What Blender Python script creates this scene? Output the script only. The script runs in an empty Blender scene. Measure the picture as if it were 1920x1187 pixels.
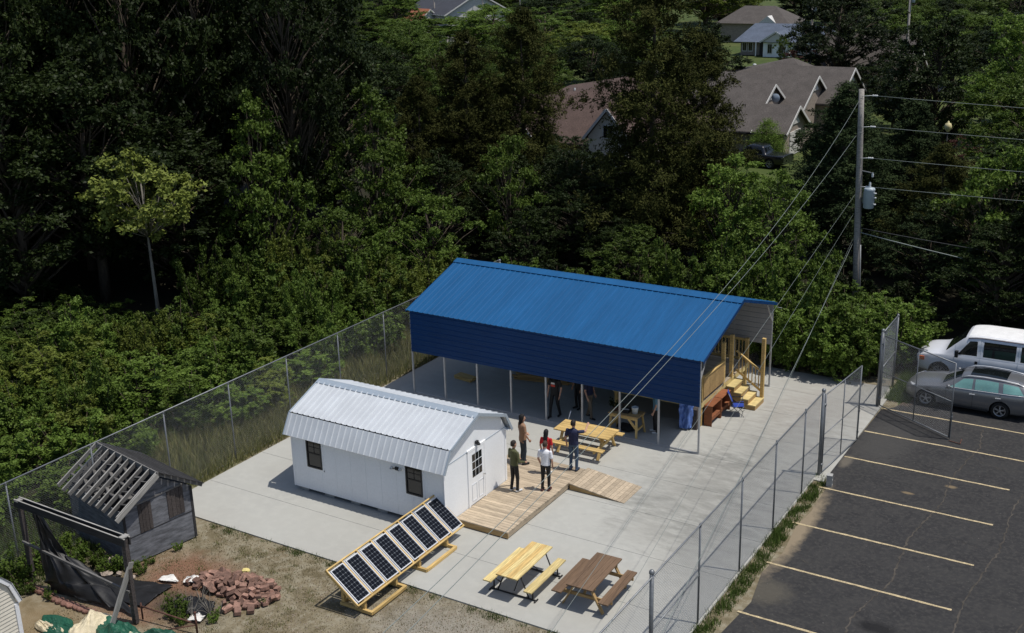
import bpy, bmesh, math, random
import numpy as np
from mathutils import Vector, Matrix, Quaternion

# ------------------------------------------------------------------ camera, sky, sun, exposure
scene = bpy.context.scene
COL = scene.collection
F_PX, CAM_LOC, YAW, PITCH, ROLL = 2168.859, (14.036, -34.546, 17.317), -0.5574, 0.31787, -0.0262
cam_data = bpy.data.cameras.new('camera'); cam_data.sensor_width = 36.0; cam_data.sensor_fit = 'HORIZONTAL'
cam_data.lens = F_PX / 1920.0 * 36.0; cam_data.clip_start = 0.1; cam_data.clip_end = 3000
cam = bpy.data.objects.new('camera', cam_data); COL.objects.link(cam); scene.camera = cam
cy_, sy_, cp_, sp_ = math.cos(YAW), math.sin(YAW), math.cos(PITCH), math.sin(PITCH)
fw = Vector((sy_*cp_, cy_*cp_, -sp_)); rt = Vector((cy_, -sy_, 0)); upv = rt.cross(fw)
r2 = math.cos(ROLL)*rt + math.sin(ROLL)*upv; u2 = -math.sin(ROLL)*rt + math.cos(ROLL)*upv
mw = Matrix.Identity(4)
for i in range(3):
    mw[i][0], mw[i][1], mw[i][2], mw[i][3] = r2[i], u2[i], -fw[i], CAM_LOC[i]
cam.matrix_world = mw

SUN_EL, SUN_AZ = math.radians(69.5), math.radians(12.5)      # azimuth from +X towards +Y
SUN_DIR = Vector((math.cos(SUN_EL)*math.cos(SUN_AZ), math.cos(SUN_EL)*math.sin(SUN_AZ), math.sin(SUN_EL)))
world = bpy.data.worlds.new('World'); scene.world = world; world.use_nodes = True
wn = world.node_tree.nodes; wl = world.node_tree.links; wn.clear()
wo = wn.new('ShaderNodeOutputWorld'); wb = wn.new('ShaderNodeBackground'); sky = wn.new('ShaderNodeTexSky')
sky.sky_type = 'NISHITA'; sky.sun_disc = False; sky.sun_elevation = SUN_EL
sky.sun_rotation = math.atan2(SUN_DIR.x, SUN_DIR.y); sky.air_density = 1.0; sky.dust_density = 1.2; sky.ozone_density = 1.0
wb.inputs['Strength'].default_value = 0.105
wl.new(sky.outputs[0], wb.inputs[0]); wl.new(wb.outputs[0], wo.inputs[0])
sd = bpy.data.lights.new('sun', 'SUN'); sd.energy = 4.0; sd.angle = math.radians(0.53); sd.color = (1.0, 0.955, 0.88)
sun = bpy.data.objects.new('sun', sd); COL.objects.link(sun); sun.location = (0, 0, 60)
sun.rotation_euler = SUN_DIR.to_track_quat('Z', 'Y').to_euler()
scene.view_settings.view_transform = 'Standard'; scene.view_settings.look = 'None'
scene.view_settings.exposure = 0.0; scene.view_settings.gamma = 1.0; scene.view_settings.use_curve_mapping = False
scene.cycles.max_bounces = 8; scene.cycles.diffuse_bounces = 3; scene.cycles.transparent_max_bounces = 8

RNG = random.Random(7)
# ------------------------------------------------------------------ materials
MATS = {}
def M(name, col, rough=0.7, metal=0.0, var=0.12, scale=3.0, bump=0.0, bscale=40.0, rnd=0.0, spec=0.4,
      col2=None, stretch=None, fine=0.06, fscale=60.0, coat=0.0, alpha=None):
    """procedural principled material: broad noise between two tones, fine grain, per-object brightness"""
    m = bpy.data.materials.new(name); MATS[name] = m; m.use_nodes = True
    nt = m.node_tree; N = nt.nodes; L = nt.links
    b = N['Principled BSDF']
    b.inputs['Roughness'].default_value = rough; b.inputs['Metallic'].default_value = metal
    b.inputs['Specular IOR Level'].default_value = spec; b.inputs['Coat Weight'].default_value = coat
    tc = N.new('ShaderNodeTexCoord'); mp = N.new('ShaderNodeMapping')
    L.new(tc.outputs['Object'], mp.inputs[0])
    oi = N.new('ShaderNodeObjectInfo')
    if stretch: mp.inputs['Scale'].default_value = stretch
    cmb = N.new('ShaderNodeVectorMath'); cmb.operation = 'ADD'
    sc = N.new('ShaderNodeVectorMath'); sc.operation = 'SCALE'; sc.inputs[0].default_value = (37.0, 19.0, 53.0)
    L.new(oi.outputs['Random'], sc.inputs['Scale']); L.new(mp.outputs[0], cmb.inputs[0]); L.new(sc.outputs[0], cmb.inputs[1])
    vec = cmb.outputs[0] if rnd > 0 else mp.outputs[0]
    n1 = N.new('ShaderNodeTexNoise'); n1.inputs['Scale'].default_value = scale; n1.inputs['Detail'].default_value = 5
    n2 = N.new('ShaderNodeTexNoise'); n2.inputs['Scale'].default_value = fscale; n2.inputs['Detail'].default_value = 2
    L.new(vec, n1.inputs['Vector']); L.new(vec, n2.inputs['Vector'])
    rp = N.new('ShaderNodeValToRGB'); c = Vector(col)
    a, d = (c*(1-var), c*(1+var)) if col2 is None else (c, Vector(col2))
    rp.color_ramp.elements[0].position = 0.32; rp.color_ramp.elements[1].position = 0.68
    rp.color_ramp.elements[0].color = (*a, 1); rp.color_ramp.elements[1].color = (*d, 1)
    L.new(n1.outputs['Fac'], rp.inputs[0])
    mr = N.new('ShaderNodeMapRange'); mr.inputs['From Min'].default_value = 0.3; mr.inputs['From Max'].default_value = 0.7
    mr.inputs['To Min'].default_value = 1-fine*2; mr.inputs['To Max'].default_value = 1+fine*2
    L.new(n2.outputs['Fac'], mr.inputs['Value'])
    v1 = N.new('ShaderNodeVectorMath'); v1.operation = 'SCALE'
    L.new(rp.outputs[0], v1.inputs[0]); L.new(mr.outputs[0], v1.inputs['Scale'])
    out = v1.outputs[0]
    if rnd > 0:
        m2 = N.new('ShaderNodeMapRange'); m2.inputs['To Min'].default_value = 1-rnd; m2.inputs['To Max'].default_value = 1+rnd
        L.new(oi.outputs['Random'], m2.inputs['Value'])
        v2 = N.new('ShaderNodeVectorMath'); v2.operation = 'SCALE'
        L.new(out, v2.inputs[0]); L.new(m2.outputs[0], v2.inputs['Scale']); out = v2.outputs[0]
    L.new(out, b.inputs['Base Color'])
    if bump > 0:
        bn = N.new('ShaderNodeTexNoise'); bn.inputs['Scale'].default_value = bscale; bn.inputs['Detail'].default_value = 3
        L.new(vec, bn.inputs['Vector'])
        bp = N.new('ShaderNodeBump'); bp.inputs['Strength'].default_value = bump; bp.inputs['Distance'].default_value = 0.02
        L.new(bn.outputs['Fac'], bp.inputs['Height']); L.new(bp.outputs[0], b.inputs['Normal'])
    return m

def wood(name, col, var=0.22, rough=0.75, rnd=0.14):
    return M(name, col, rough=rough, var=var, scale=6, stretch=(0.35, 5, 5), fine=0.08, fscale=9, rnd=rnd, bump=0.12, bscale=12, spec=0.25)

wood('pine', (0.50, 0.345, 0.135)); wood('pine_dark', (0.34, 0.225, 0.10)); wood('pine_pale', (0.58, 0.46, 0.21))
wood('decking', (0.40, 0.325, 0.235), rnd=0.20); wood('composite_brown', (0.150, 0.096, 0.060), var=0.10, rnd=0.08)
wood('grey_wood', (0.13, 0.125, 0.12), var=0.3, rnd=0.2); wood('grey_wood_dark', (0.035, 0.034, 0.035), var=0.35, rnd=0.2)
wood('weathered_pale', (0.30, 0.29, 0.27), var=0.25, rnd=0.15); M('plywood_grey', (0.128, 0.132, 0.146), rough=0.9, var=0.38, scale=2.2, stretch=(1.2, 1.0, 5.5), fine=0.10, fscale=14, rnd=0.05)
wood('red_wood', (0.23, 0.085, 0.038), rnd=0.12); wood('pole_wood', (0.27, 0.25, 0.23), var=0.25, rnd=0.0)
wood('board_brown', (0.066, 0.056, 0.053), var=0.4, rnd=0.15)
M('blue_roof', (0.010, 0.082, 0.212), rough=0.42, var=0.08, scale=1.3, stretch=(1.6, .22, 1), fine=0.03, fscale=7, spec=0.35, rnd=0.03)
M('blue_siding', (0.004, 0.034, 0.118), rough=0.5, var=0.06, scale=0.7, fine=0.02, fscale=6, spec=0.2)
M('liner_white', (0.33, 0.32, 0.31), rough=0.6, var=0.06)
M('galvanised', (0.19, 0.20, 0.212), rough=0.5, metal=0.55, var=0.12, scale=8)
M('galv_wire', (0.42, 0.43, 0.44), rough=0.5, metal=0.45, var=0.05)
M('tube_steel', (0.42, 0.42, 0.42), rough=0.5, metal=0.35, var=0.1)
M('metal_roof', (0.55, 0.575, 0.60), rough=0.38, metal=0.15, var=0.06, scale=1.5, fine=0.03, spec=0.5)
M('metal_trim', (0.36, 0.42, 0.48), rough=0.45, metal=0.3, var=0.05)
M('white_siding', (0.80, 0.815, 0.83), rough=0.6, var=0.03, scale=0.8, fine=0.015, fscale=20)
M('white_paint', (0.82, 0.83, 0.84), rough=0.5, var=0.03, fine=0.015)
M('vinyl_cream', (0.62, 0.58, 0.50), rough=0.55, var=0.05); M('vinyl_white', (0.72, 0.73, 0.76), rough=0.5, var=0.03)
M('black_metal', (0.014, 0.014, 0.015), rough=0.45, var=0.15); M('black_rubber', (0.012, 0.012, 0.012), rough=0.85, var=0.2)
M('dark_glass', (0.010, 0.012, 0.014), rough=0.06, var=0.2, spec=0.6); M('car_glass', (0.006, 0.008, 0.009), rough=0.04, var=0.1, spec=0.5)
M('tint_glass', (0.16, 0.33, 0.31), rough=0.05, var=0.15, scale=1.2, spec=0.9)
M('solar_cell', (0.0050, 0.0058, 0.0085), rough=0.22, var=0.2, scale=6, spec=0.22); M('solar_line', (0.10, 0.11, 0.125), rough=0.4, var=0.05)
M('aluminium', (0.68, 0.69, 0.71), rough=0.4, metal=0.3, var=0.05)
M('brick', (0.225, 0.130, 0.098), rough=0.9, var=0.25, scale=7, rnd=0.42, fine=0.12, fscale=40, bump=0.3)
M('edging', (0.20, 0.105, 0.08), rough=0.9, var=0.25, scale=7, rnd=0.22, fine=0.12, fscale=40, bump=0.3)
M('cinder', (0.33, 0.33, 0.32), rough=0.95, var=0.12, fine=0.12)
M('rust', (0.09, 0.04, 0.028), rough=0.85, var=0.35, scale=12)
M('green_tarp', (0.012, 0.075, 0.045), rough=0.55, var=0.25, scale=2.5); M('cream_tarp', (0.60, 0.52, 0.36), rough=0.7, var=0.12, scale=2.0)
M('black_tarp', (0.012, 0.012, 0.013), rough=0.5, var=0.3, scale=3, bump=0.2, bscale=10); M('white_cloth', (0.66, 0.64, 0.60), rough=0.8, var=0.12, scale=6)
M('blue_tarp', (0.10, 0.18, 0.46), rough=0.5, var=0.3, scale=5); M('blue_fabric', (0.018, 0.05, 0.30), rough=0.7, var=0.15)
M('bark', (0.075, 0.058, 0.042), rough=0.95, var=0.35, scale=4, stretch=(3, 3, .6), bump=0.4, bscale=14)
M('bark_grey', (0.18, 0.165, 0.14), rough=0.95, var=0.25, scale=4, stretch=(3, 3, .6), bump=0.3, bscale=14)
M('shingle_brown', (0.078, 0.068, 0.062), rough=0.95, var=0.14, scale=1.2, fine=0.16, fscale=14)
M('shingle_red', (0.078, 0.052, 0.044), rough=0.95, var=0.14, scale=1.2, fine=0.16, fscale=14)
M('shingle_blue', (0.085, 0.105, 0.145), rough=0.9, var=0.12, scale=1.0, fine=0.1, fscale=10)
M('shingle_dark', (0.045, 0.048, 0.06), rough=0.9, var=0.12, scale=1.0, fine=0.1, fscale=10)
M('shingle_orange', (0.28, 0.10, 0.055), rough=0.9, var=0.12, scale=1.0, fine=0.1, fscale=10)
M('brick_wall', (0.27, 0.225, 0.19), rough=0.95, var=0.15, scale=3, stretch=(1, 1, 3), fine=0.14, fscale=26)
M('trim_white', (0.55, 0.54, 0.52), rough=0.7, var=0.06)
M('car_grey', (0.19, 0.195, 0.205), rough=0.3, metal=0.5, var=0.03, fine=0.01, coat=0.5)
M('van_white', (0.56, 0.58, 0.63), rough=0.4, var=0.04, coat=0.2, fine=0.01); M('roof_white', (0.70, 0.70, 0.70), rough=0.55, var=0.06, scale=4)
M('pickup_black', (0.008, 0.009, 0.012), rough=0.25, var=0.1, coat=0.5); M('rim', (0.42, 0.43, 0.45), rough=0.35, metal=0.6, var=0.05)
M('lamp_red', (0.30, 0.008, 0.008), rough=0.25, var=0.1); M('lamp_amber', (0.45, 0.10, 0.02), rough=0.3, var=0.1); M('lamp_clear', (0.55, 0.57, 0.6), rough=0.15, var=0.1)
M('globe', (0.62, 0.55, 0.30), rough=0.4, var=0.05); M('transformer_grey', (0.40, 0.46, 0.50), rough=0.45, var=0.06)
M('porcelain', (0.60, 0.62, 0.62), rough=0.3, var=0.05); M('wire_grey', (0.22, 0.25, 0.235), rough=0.6, metal=0.2, var=0.05)
M('wire_black', (0.05, 0.052, 0.055), rough=0.6, var=0.05)
M('line_paint', (0.42, 0.34, 0.205), rough=0.85, var=0.2, scale=5, fine=0.25, fscale=50)
M('bucket', (0.62, 0.66, 0.68), rough=0.5, var=0.05); M('yellow_foam', (0.62, 0.52, 0.20), rough=0.9, var=0.1)
M('rock', (0.33, 0.27, 0.22), rough=0.95, var=0.25, scale=5, bump=0.3)
M('red_plastic', (0.4, 0.03, 0.03), rough=0.5)

def foliage(name, a, b, trans=0.22, rough=0.55, rnd=0.25, spec=0.16):
    m = bpy.data.materials.new(name); MATS[name] = m; m.use_nodes = True
    nt = m.node_tree; N = nt.nodes; L = nt.links; p = N['Principled BSDF']; out = N['Material Output']
    at = N.new('ShaderNodeAttribute'); at.attribute_name = 'v'
    oi = N.new('ShaderNodeObjectInfo')
    rp = N.new('ShaderNodeValToRGB'); rp.color_ramp.elements[0].color = (*a, 1); rp.color_ramp.elements[1].color = (*b, 1)
    L.new(at.outputs['Fac'], rp.inputs[0])
    m2 = N.new('ShaderNodeMapRange'); m2.inputs['To Min'].default_value = 1-rnd; m2.inputs['To Max'].default_value = 1+rnd
    L.new(oi.outputs['Random'], m2.inputs['Value'])
    v = N.new('ShaderNodeVectorMath'); v.operation = 'SCALE'; L.new(rp.outputs[0], v.inputs[0]); L.new(m2.outputs[0], v.inputs['Scale'])
    L.new(v.outputs[0], p.inputs['Base Color']); p.inputs['Roughness'].default_value = rough; p.inputs['Specular IOR Level'].default_value = spec
    t = N.new('ShaderNodeBsdfTranslucent'); L.new(v.outputs[0], t.inputs[0])
    mx = N.new('ShaderNodeMixShader'); mx.inputs[0].default_value = trans
    L.new(p.outputs[0], mx.inputs[1]); L.new(t.outputs[0], mx.inputs[2]); L.new(mx.outputs[0], out.inputs['Surface'])
    return m
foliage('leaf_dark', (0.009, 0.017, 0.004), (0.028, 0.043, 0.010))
foliage('leaf_mid', (0.042, 0.072, 0.011), (0.094, 0.138, 0.024), trans=0.27)
foliage('leaf_bright', (0.064, 0.110, 0.015), (0.136, 0.200, 0.038), trans=0.3)
foliage('leaf_olive', (0.068, 0.094, 0.013), (0.160, 0.194, 0.036), trans=0.3)
foliage('leaf_yellow', (0.090, 0.116, 0.020), (0.195, 0.225, 0.050))
foliage('leaf_cedar', (0.019, 0.024, 0.006), (0.070, 0.074, 0.021), trans=0.08, rough=0.8, spec=0.06)
foliage('leaf_cedar_blue', (0.013, 0.023, 0.009), (0.046, 0.066, 0.026), trans=0.08, rough=0.8, spec=0.08)
foliage('leaf_plum', (0.035, 0.014, 0.014), (0.075, 0.030, 0.024))
foliage('grass_dry', (0.13, 0.105, 0.050), (0.27, 0.225, 0.125), trans=0.15, rough=0.8)
foliage('grass_weedy', (0.060, 0.080, 0.020), (0.235, 0.215, 0.095), trans=0.2, rough=0.7)
foliage('grass_green', (0.035, 0.065, 0.012), (0.095, 0.135, 0.03), trans=0.2, rough=0.7)

# ground materials: world-space mottling
def ground_mat(name, cols, scales, bump=0.3, bscale=30, rough=0.95, stain=None, spec=0.25):
    m = bpy.data.materials.new(name); MATS[name] = m; m.use_nodes = True
    nt = m.node_tree; N = nt.nodes; L = nt.links; b = N['Principled BSDF']
    b.inputs['Roughness'].default_value = rough; b.inputs['Specular IOR Level'].default_value = spec
    g = N.new('ShaderNodeNewGeometry'); cur = None
    for i, (c, s) in enumerate(zip(cols, scales)):
        if cur is None:
            rgb = N.new('ShaderNodeRGB'); rgb.outputs[0].default_value = (*c, 1); cur = rgb.outputs[0]; continue
        n = N.new('ShaderNodeTexNoise'); n.inputs['Scale'].default_value = s; n.inputs['Detail'].default_value = 6; n.inputs['Roughness'].default_value = 0.65
        L.new(g.outputs['Position'], n.inputs['Vector'])
        r = N.new('ShaderNodeMapRange'); r.inputs['From Min'].default_value = 0.46; r.inputs['From Max'].default_value = 0.62
        L.new(n.outputs['Fac'], r.inputs['Value'])
        mx = N.new('ShaderNodeMix'); mx.data_type = 'RGBA'; L.new(r.outputs[0], mx.inputs[0])
        L.new(cur, mx.inputs[6]); mx.inputs[7].default_value = (*c, 1); cur = mx.outputs[2]
    if stain: cur = stain(N, L, g, cur)
    L.new(cur, b.inputs['Base Color'])
    bn = N.new('ShaderNodeTexNoise'); bn.inputs['Scale'].default_value = bscale; bn.inputs['Detail'].default_value = 4
    L.new(g.outputs['Position'], bn.inputs['Vector'])
    bp = N.new('ShaderNodeBump'); bp.inputs['Strength'].default_value = bump; bp.inputs['Distance'].default_value = 0.03
    L.new(bn.outputs['Fac'], bp.inputs['Height']); L.new(bp.outputs[0], b.inputs['Normal'])
    return m

def blob(N, L, g, centre, radii, soft=0.5, ns=1.5, namt=0.6, warp=(1, 1, 1)):
    """soft irregular patch mask in world space (a stain with its own shape)"""
    s = N.new('ShaderNodeVectorMath'); s.operation = 'SUBTRACT'; s.inputs[1].default_value = (*centre, 0)
    L.new(g.outputs['Position'], s.inputs[0])
    d = N.new('ShaderNodeVectorMath'); d.operation = 'DIVIDE'; d.inputs[1].default_value = (radii[0], radii[1], 1e6)
    L.new(s.outputs[0], d.inputs[0])
    ln = N.new('ShaderNodeVectorMath'); ln.operation = 'LENGTH'; L.new(d.outputs[0], ln.inputs[0])
    mp = N.new('ShaderNodeVectorMath'); mp.operation = 'MULTIPLY'; mp.inputs[1].default_value = warp; L.new(g.outputs['Position'], mp.inputs[0])
    n = N.new('ShaderNodeTexNoise'); n.inputs['Scale'].default_value = ns; n.inputs['Detail'].default_value = 6; n.inputs['Roughness'].default_value = 0.7
    L.new(mp.outputs[0], n.inputs['Vector'])
    ma = N.new('ShaderNodeMath'); ma.operation = 'MULTIPLY_ADD'; ma.inputs[1].default_value = namt*2; ma.inputs[2].default_value = -namt
    L.new(n.outputs['Fac'], ma.inputs[0])
    ad = N.new('ShaderNodeMath'); L.new(ln.outputs['Value'], ad.inputs[0]); L.new(ma.outputs[0], ad.inputs[1])
    r = N.new('ShaderNodeMapRange'); r.inputs['From Min'].default_value = 1+soft; r.inputs['From Max'].default_value = 1-soft
    L.new(ad.outputs[0], r.inputs['Value']); return r.outputs[0]

def mixc(N, L, fac, a, col, amt=1.0):
    f = N.new('ShaderNodeMath'); f.operation = 'MULTIPLY'; f.inputs[1].default_value = amt; L.new(fac, f.inputs[0])
    mx = N.new('ShaderNodeMix'); mx.data_type = 'RGBA'; L.new(f.outputs[0], mx.inputs[0]); L.new(a, mx.inputs[6]); mx.inputs[7].default_value = (*col, 1)
    return mx.outputs[2]

def conc_stain(N, L, g, cur):
    for c, r, col, a in [((1.3, -2.6), (1.7, 2.0), (0.12, 0.12, 0.108), 0.85), ((2.0, 1.4), (1.3, 2.8), (0.14, 0.14, 0.13), 0.8), ((2.6, -5.2), (0.8, 2.0), (0.15, 0.15, 0.137), 0.75),
                         ((2.2, 6.0), (1.5, 2.2), (0.22, 0.19, 0.165), 0.7), ((1.0, -.3), (1.1, .45), (0.13, 0.13, 0.12), 0.8), ((-0.1, -4.0), (1.0, .5), (0.17, .17, .155), 0.6), ((1.0, -5.6), (1.2, .8), (0.17, .17, .155), 0.6)]:
        cur = mixc(N, L, blob(N, L, g, c, r, 0.85, 1.3, 2.0, (1.0, 2.6, 1)), cur, col, a*.62)
    n = N.new('ShaderNodeTexNoise'); n.inputs['Scale'].default_value = 0.35; n.inputs['Detail'].default_value = 5; L.new(g.outputs['Position'], n.inputs['Vector'])
    r = N.new('ShaderNodeMapRange'); r.inputs['From Min'].default_value = 0.4; r.inputs['From Max'].default_value = 0.75; L.new(n.outputs['Fac'], r.inputs['Value'])
    return mixc(N, L, r.outputs[0], cur, (0.325, 0.315, 0.285), 0.55)
ground_mat('concrete', [(0.368, 0.366, 0.338), (0.352, 0.350, 0.325), (0.384, 0.381, 0.352)], [0, 0.5, 3.0], bump=0.12, bscale=60, rough=0.9, stain=conc_stain)
def asph_stain(N, L, g, cur):
    for c, r, col, a in [((4.70, -3.6), (.34, 2.6), (0.25, 0.20, 0.135), 0.85), ((5.1, -7.3), (.6, .6), (0.10, 0.09, 0.07), 0.6), ((4.6, 1.9), (.18, .5), (0.16, .14, .11), .6),
                         ((8.1, 1.6), (.16, .09), (0.30, 0.22, 0.12), 0.5), ((7.0, .5), (.18, .07), (0.30, 0.22, 0.12), 0.5), ((4.75, 8.9), (.7, 1.0), (0.16, 0.11, 0.075), 0.95),
                         ((5.4, 4.2), (.9, 2.0), (0.06, 0.058, 0.055), .6), ((8.2, -7.6), (.5, .25), (.008, .008, .009), .8)]:
        cur = mixc(N, L, blob(N, L, g, c, r, 0.4, 2.6, 0.7), cur, col, a)
    # white specks of grit
    v = N.new('ShaderNodeTexNoise'); v.inputs['Scale'].default_value = 14; v.inputs['Detail'].default_value = 2; L.new(g.outputs['Position'], v.inputs['Vector'])
    r = N.new('ShaderNodeMapRange'); r.inputs['From Min'].default_value = 0.70; r.inputs['From Max'].default_value = 0.78; L.new(v.outputs['Fac'], r.inputs['Value'])
    cur = mixc(N, L, r.outputs[0], cur, (0.16, 0.15, 0.14), 0.55)
    return cur
ground_mat('asphalt', [(0.0310, 0.0305, 0.0315), (0.038, 0.037, 0.0368), (0.0255, 0.0252, 0.0265), (0.045, 0.0432, 0.0415)], [0, 0.45, 1.6, 7.5], bump=0.25, bscale=70, rough=0.92, stain=asph_stain)
def yard_stain(N, L, g, cur):
    for c, r, col, a in [((-9.6, -14.6), (1.7, 1.1), (0.185, 0.095, 0.060), 0.9), ((-10.2, -16.4), (1.9, .7), (0.19, 0.10, 0.065), 0.85), ((-8.6, -15.8), (1.1, .6), (0.05, 0.04, 0.032), 0.9),
                         ((-1.0, -13.5), (2.4, 1.4), (0.25, 0.235, 0.205), 0.7), ((-11.2, -18.2), (1.6, .9), (0.20, 0.145, 0.08), 0.7),
                         ((-15, -13), (1.6, 6), (0.085, 0.095, 0.03), 0.85), ((-12.5, -16), (1.6, .8), (0.07, 0.06, 0.04), 0.8)]:
        cur = mixc(N, L, blob(N, L, g, c, r, 0.45, 1.6, 0.6), cur, col, a)
    return cur
ground_mat('yard', [(0.215, 0.185, 0.125), (0.145, 0.115, 0.068), (0.25, 0.225, 0.165), (0.13, 0.108, 0.064)], [0, 0.8, 4.0, 1.7], bump=0.6, bscale=22, stain=yard_stain)
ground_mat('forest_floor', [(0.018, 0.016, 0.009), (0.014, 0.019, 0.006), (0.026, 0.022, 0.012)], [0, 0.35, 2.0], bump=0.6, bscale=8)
ground_mat('lawn', [(0.055, 0.078, 0.018), (0.078, 0.090, 0.026), (0.040, 0.062, 0.013)], [0, 0.12, 0.8], bump=0.4, bscale=12)
ground_mat('road', [(0.13, 0.125, 0.12), (0.10, 0.098, 0.095)], [0, 0.4], bump=0.1, bscale=20)

# ------------------------------------------------------------------ object helpers
def tag(o, label=None, cat=None, group=None, kind=None):
    if label: o['label'] = label
    if cat: o['category'] = cat
    if group: o['group'] = group
    if kind: o['kind'] = kind
    return o
def link(name, data, parent=None):
    o = bpy.data.objects.new(name, data); COL.objects.link(o)
    if parent is not None: o.parent = parent
    return o
def thing(name, label, cat, loc=(0, 0, 0), rz=0.0, group=None):
    o = link(name, None); o.location = loc; o.rotation_euler = (0, 0, rz); o.empty_display_size = 0.2
    return tag(o, label, cat, group)
def mesh_obj(name, verts, faces, mat, parent=None, smooth=False, midx=None):
    me = bpy.data.meshes.new(name); me.from_pydata([tuple(v) for v in verts], [], [tuple(f) for f in faces])
    mats = mat if isinstance(mat, (list, tuple)) else [mat]
    for m in mats: me.materials.append(MATS[m])
    if midx is not None: me.polygons.foreach_set('material_index', midx)
    if smooth: me.polygons.foreach_set('use_smooth', [True]*len(me.polygons))
    me.update(); return link(name, me, parent)
BOXF = [(0, 3, 2, 1), (4, 5, 6, 7), (0, 1, 5, 4), (1, 2, 6, 5), (2, 3, 7, 6), (3, 0, 4, 7)]
def boxv(c, s):
    x, y, z = c; a, b, d = s[0]/2, s[1]/2, s[2]/2
    return [(x-a, y-b, z-d), (x+a, y-b, z-d), (x+a, y+b, z-d), (x-a, y+b, z-d), (x-a, y-b, z+d), (x+a, y-b, z+d), (x+a, y+b, z+d), (x-a, y+b, z+d)]
CACHE = {}
def box(name, parent, mat, c, s, rz=0.0, rot=None):
    key = ('b', mat, round(s[0], 4), round(s[1], 4), round(s[2], 4))
    if key not in CACHE:
        me = bpy.data.meshes.new(name); me.from_pydata(boxv((0, 0, 0), s), [], BOXF); me.materials.append(MATS[mat]); CACHE[key] = me
    o = link(name, CACHE[key], parent); o.location = c
    o.rotation_euler = rot if rot is not None else (0, 0, rz); return o
def beam(name, parent, mat, p, q, w, h, up=(0, 0, 1)):
    """box running p->q, length on local X, w across, h along up"""
    p, q = Vector(p), Vector(q); d = q-p; L = d.length; x = d/L
    y = Vector(up).cross(x)
    if y.length < 1e-6: y = Vector((0, 1, 0))
    y.normalize(); z = x.cross(y)
    o = box(name, parent, mat, (0, 0, 0), (L, w, h))
    m = Matrix((x, y, z)).transposed().to_4x4(); m.translation = (p+q)/2
    o.matrix_local = m; return o
class MB:
    def __init__(s): s.v = []; s.f = []; s.m = []
    def add(s, v, f, m=0):
        n = len(s.v); s.v += [tuple(x) for x in v]; s.f += [tuple(i+n for i in q) for q in f]; s.m += [m]*len(f); return s
    def box(s, c, d, m=0): return s.add(boxv(c, d), BOXF, m)
    def beam(s, p, q, w, h, up=(0, 0, 1), m=0):
        p, q = Vector(p), Vector(q); d = q-p; L = d.length; x = d/L; y = Vector(up).cross(x)
        if y.length < 1e-6: y = Vector((0, 1, 0))
        y.normalize(); z = x.cross(y); c = (p+q)/2
        return s.add([c+x*a[0]+y*a[1]+z*a[2] for a in boxv((0, 0, 0), (L, w, h))], BOXF, m)
    def tube(s, pts, r, n=8, m=0, cap=True):
        pts = [Vector(p) for p in pts]; rr = r if isinstance(r, (list, tuple)) else [r]*len(pts); base = len(s.v); ref = Vector((0.13, 0.29, 0.95))
        for i, p in enumerate(pts):
            t = (pts[min(i+1, len(pts)-1)]-pts[max(i-1, 0)]).normalized(); a = t.cross(ref)
            if a.length < 1e-4: a = t.cross(Vector((1, 0, 0)))
            a.normalize(); b = t.cross(a)
            for k in range(n):
                th = 2*math.pi*k/n; s.v.append(tuple(p+(a*math.cos(th)+b*math.sin(th))*rr[i]))
        for i in range(len(pts)-1):
            for k in range(n):
                s.f.append((base+i*n+k, base+i*n+(k+1) % n, base+(i+1)*n+(k+1) % n, base+(i+1)*n+k)); s.m.append(m)
        if cap:
            s.f.append(tuple(base+k for k in range(n))[::-1]); s.m.append(m); e = base+(len(pts)-1)*n; s.f.append(tuple(e+k for k in range(n))); s.m.append(m)
        return s
    def prism(s, poly, d, m=0):
        """poly: 3-D loop; d: extrusion vector"""
        n = len(poly); a = [Vector(p) for p in poly]; b = [p+Vector(d) for p in a]
        return s.add(a+b, [tuple(range(n))[::-1], tuple(range(n, 2*n))]+[(i, (i+1) % n, n+(i+1) % n, n+i) for i in range(n)], m)
    def lathe(s, prof, n=16, c=(0, 0, 0), axis='z', m=0):
        base = len(s.v)
        for r, h in prof:
            for k in range(n):
                th = 2*math.pi*k/n; a, b = r*math.cos(th), r*math.sin(th)
                v = (a, b, h) if axis == 'z' else (a, h, b) if axis == 'y' else (h, a, b)
                s.v.append((c[0]+v[0], c[1]+v[1], c[2]+v[2]))
        for i in range(len(prof)-1):
            for k in range(n): s.f.append((base+i*n+k, base+i*n+(k+1) % n, base+(i+1)*n+(k+1) % n, base+(i+1)*n+k)); s.m.append(m)
        return s
    def build(s, name, mat, parent=None, smooth=False): return mesh_obj(name, s.v, s.f, mat, parent, smooth, s.m)
def copy_tree(o, parent=None):
    c = o.copy(); COL.objects.link(c); c.parent = parent
    for ch in list(o.children): copy_tree(ch, c)
    return c
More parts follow.
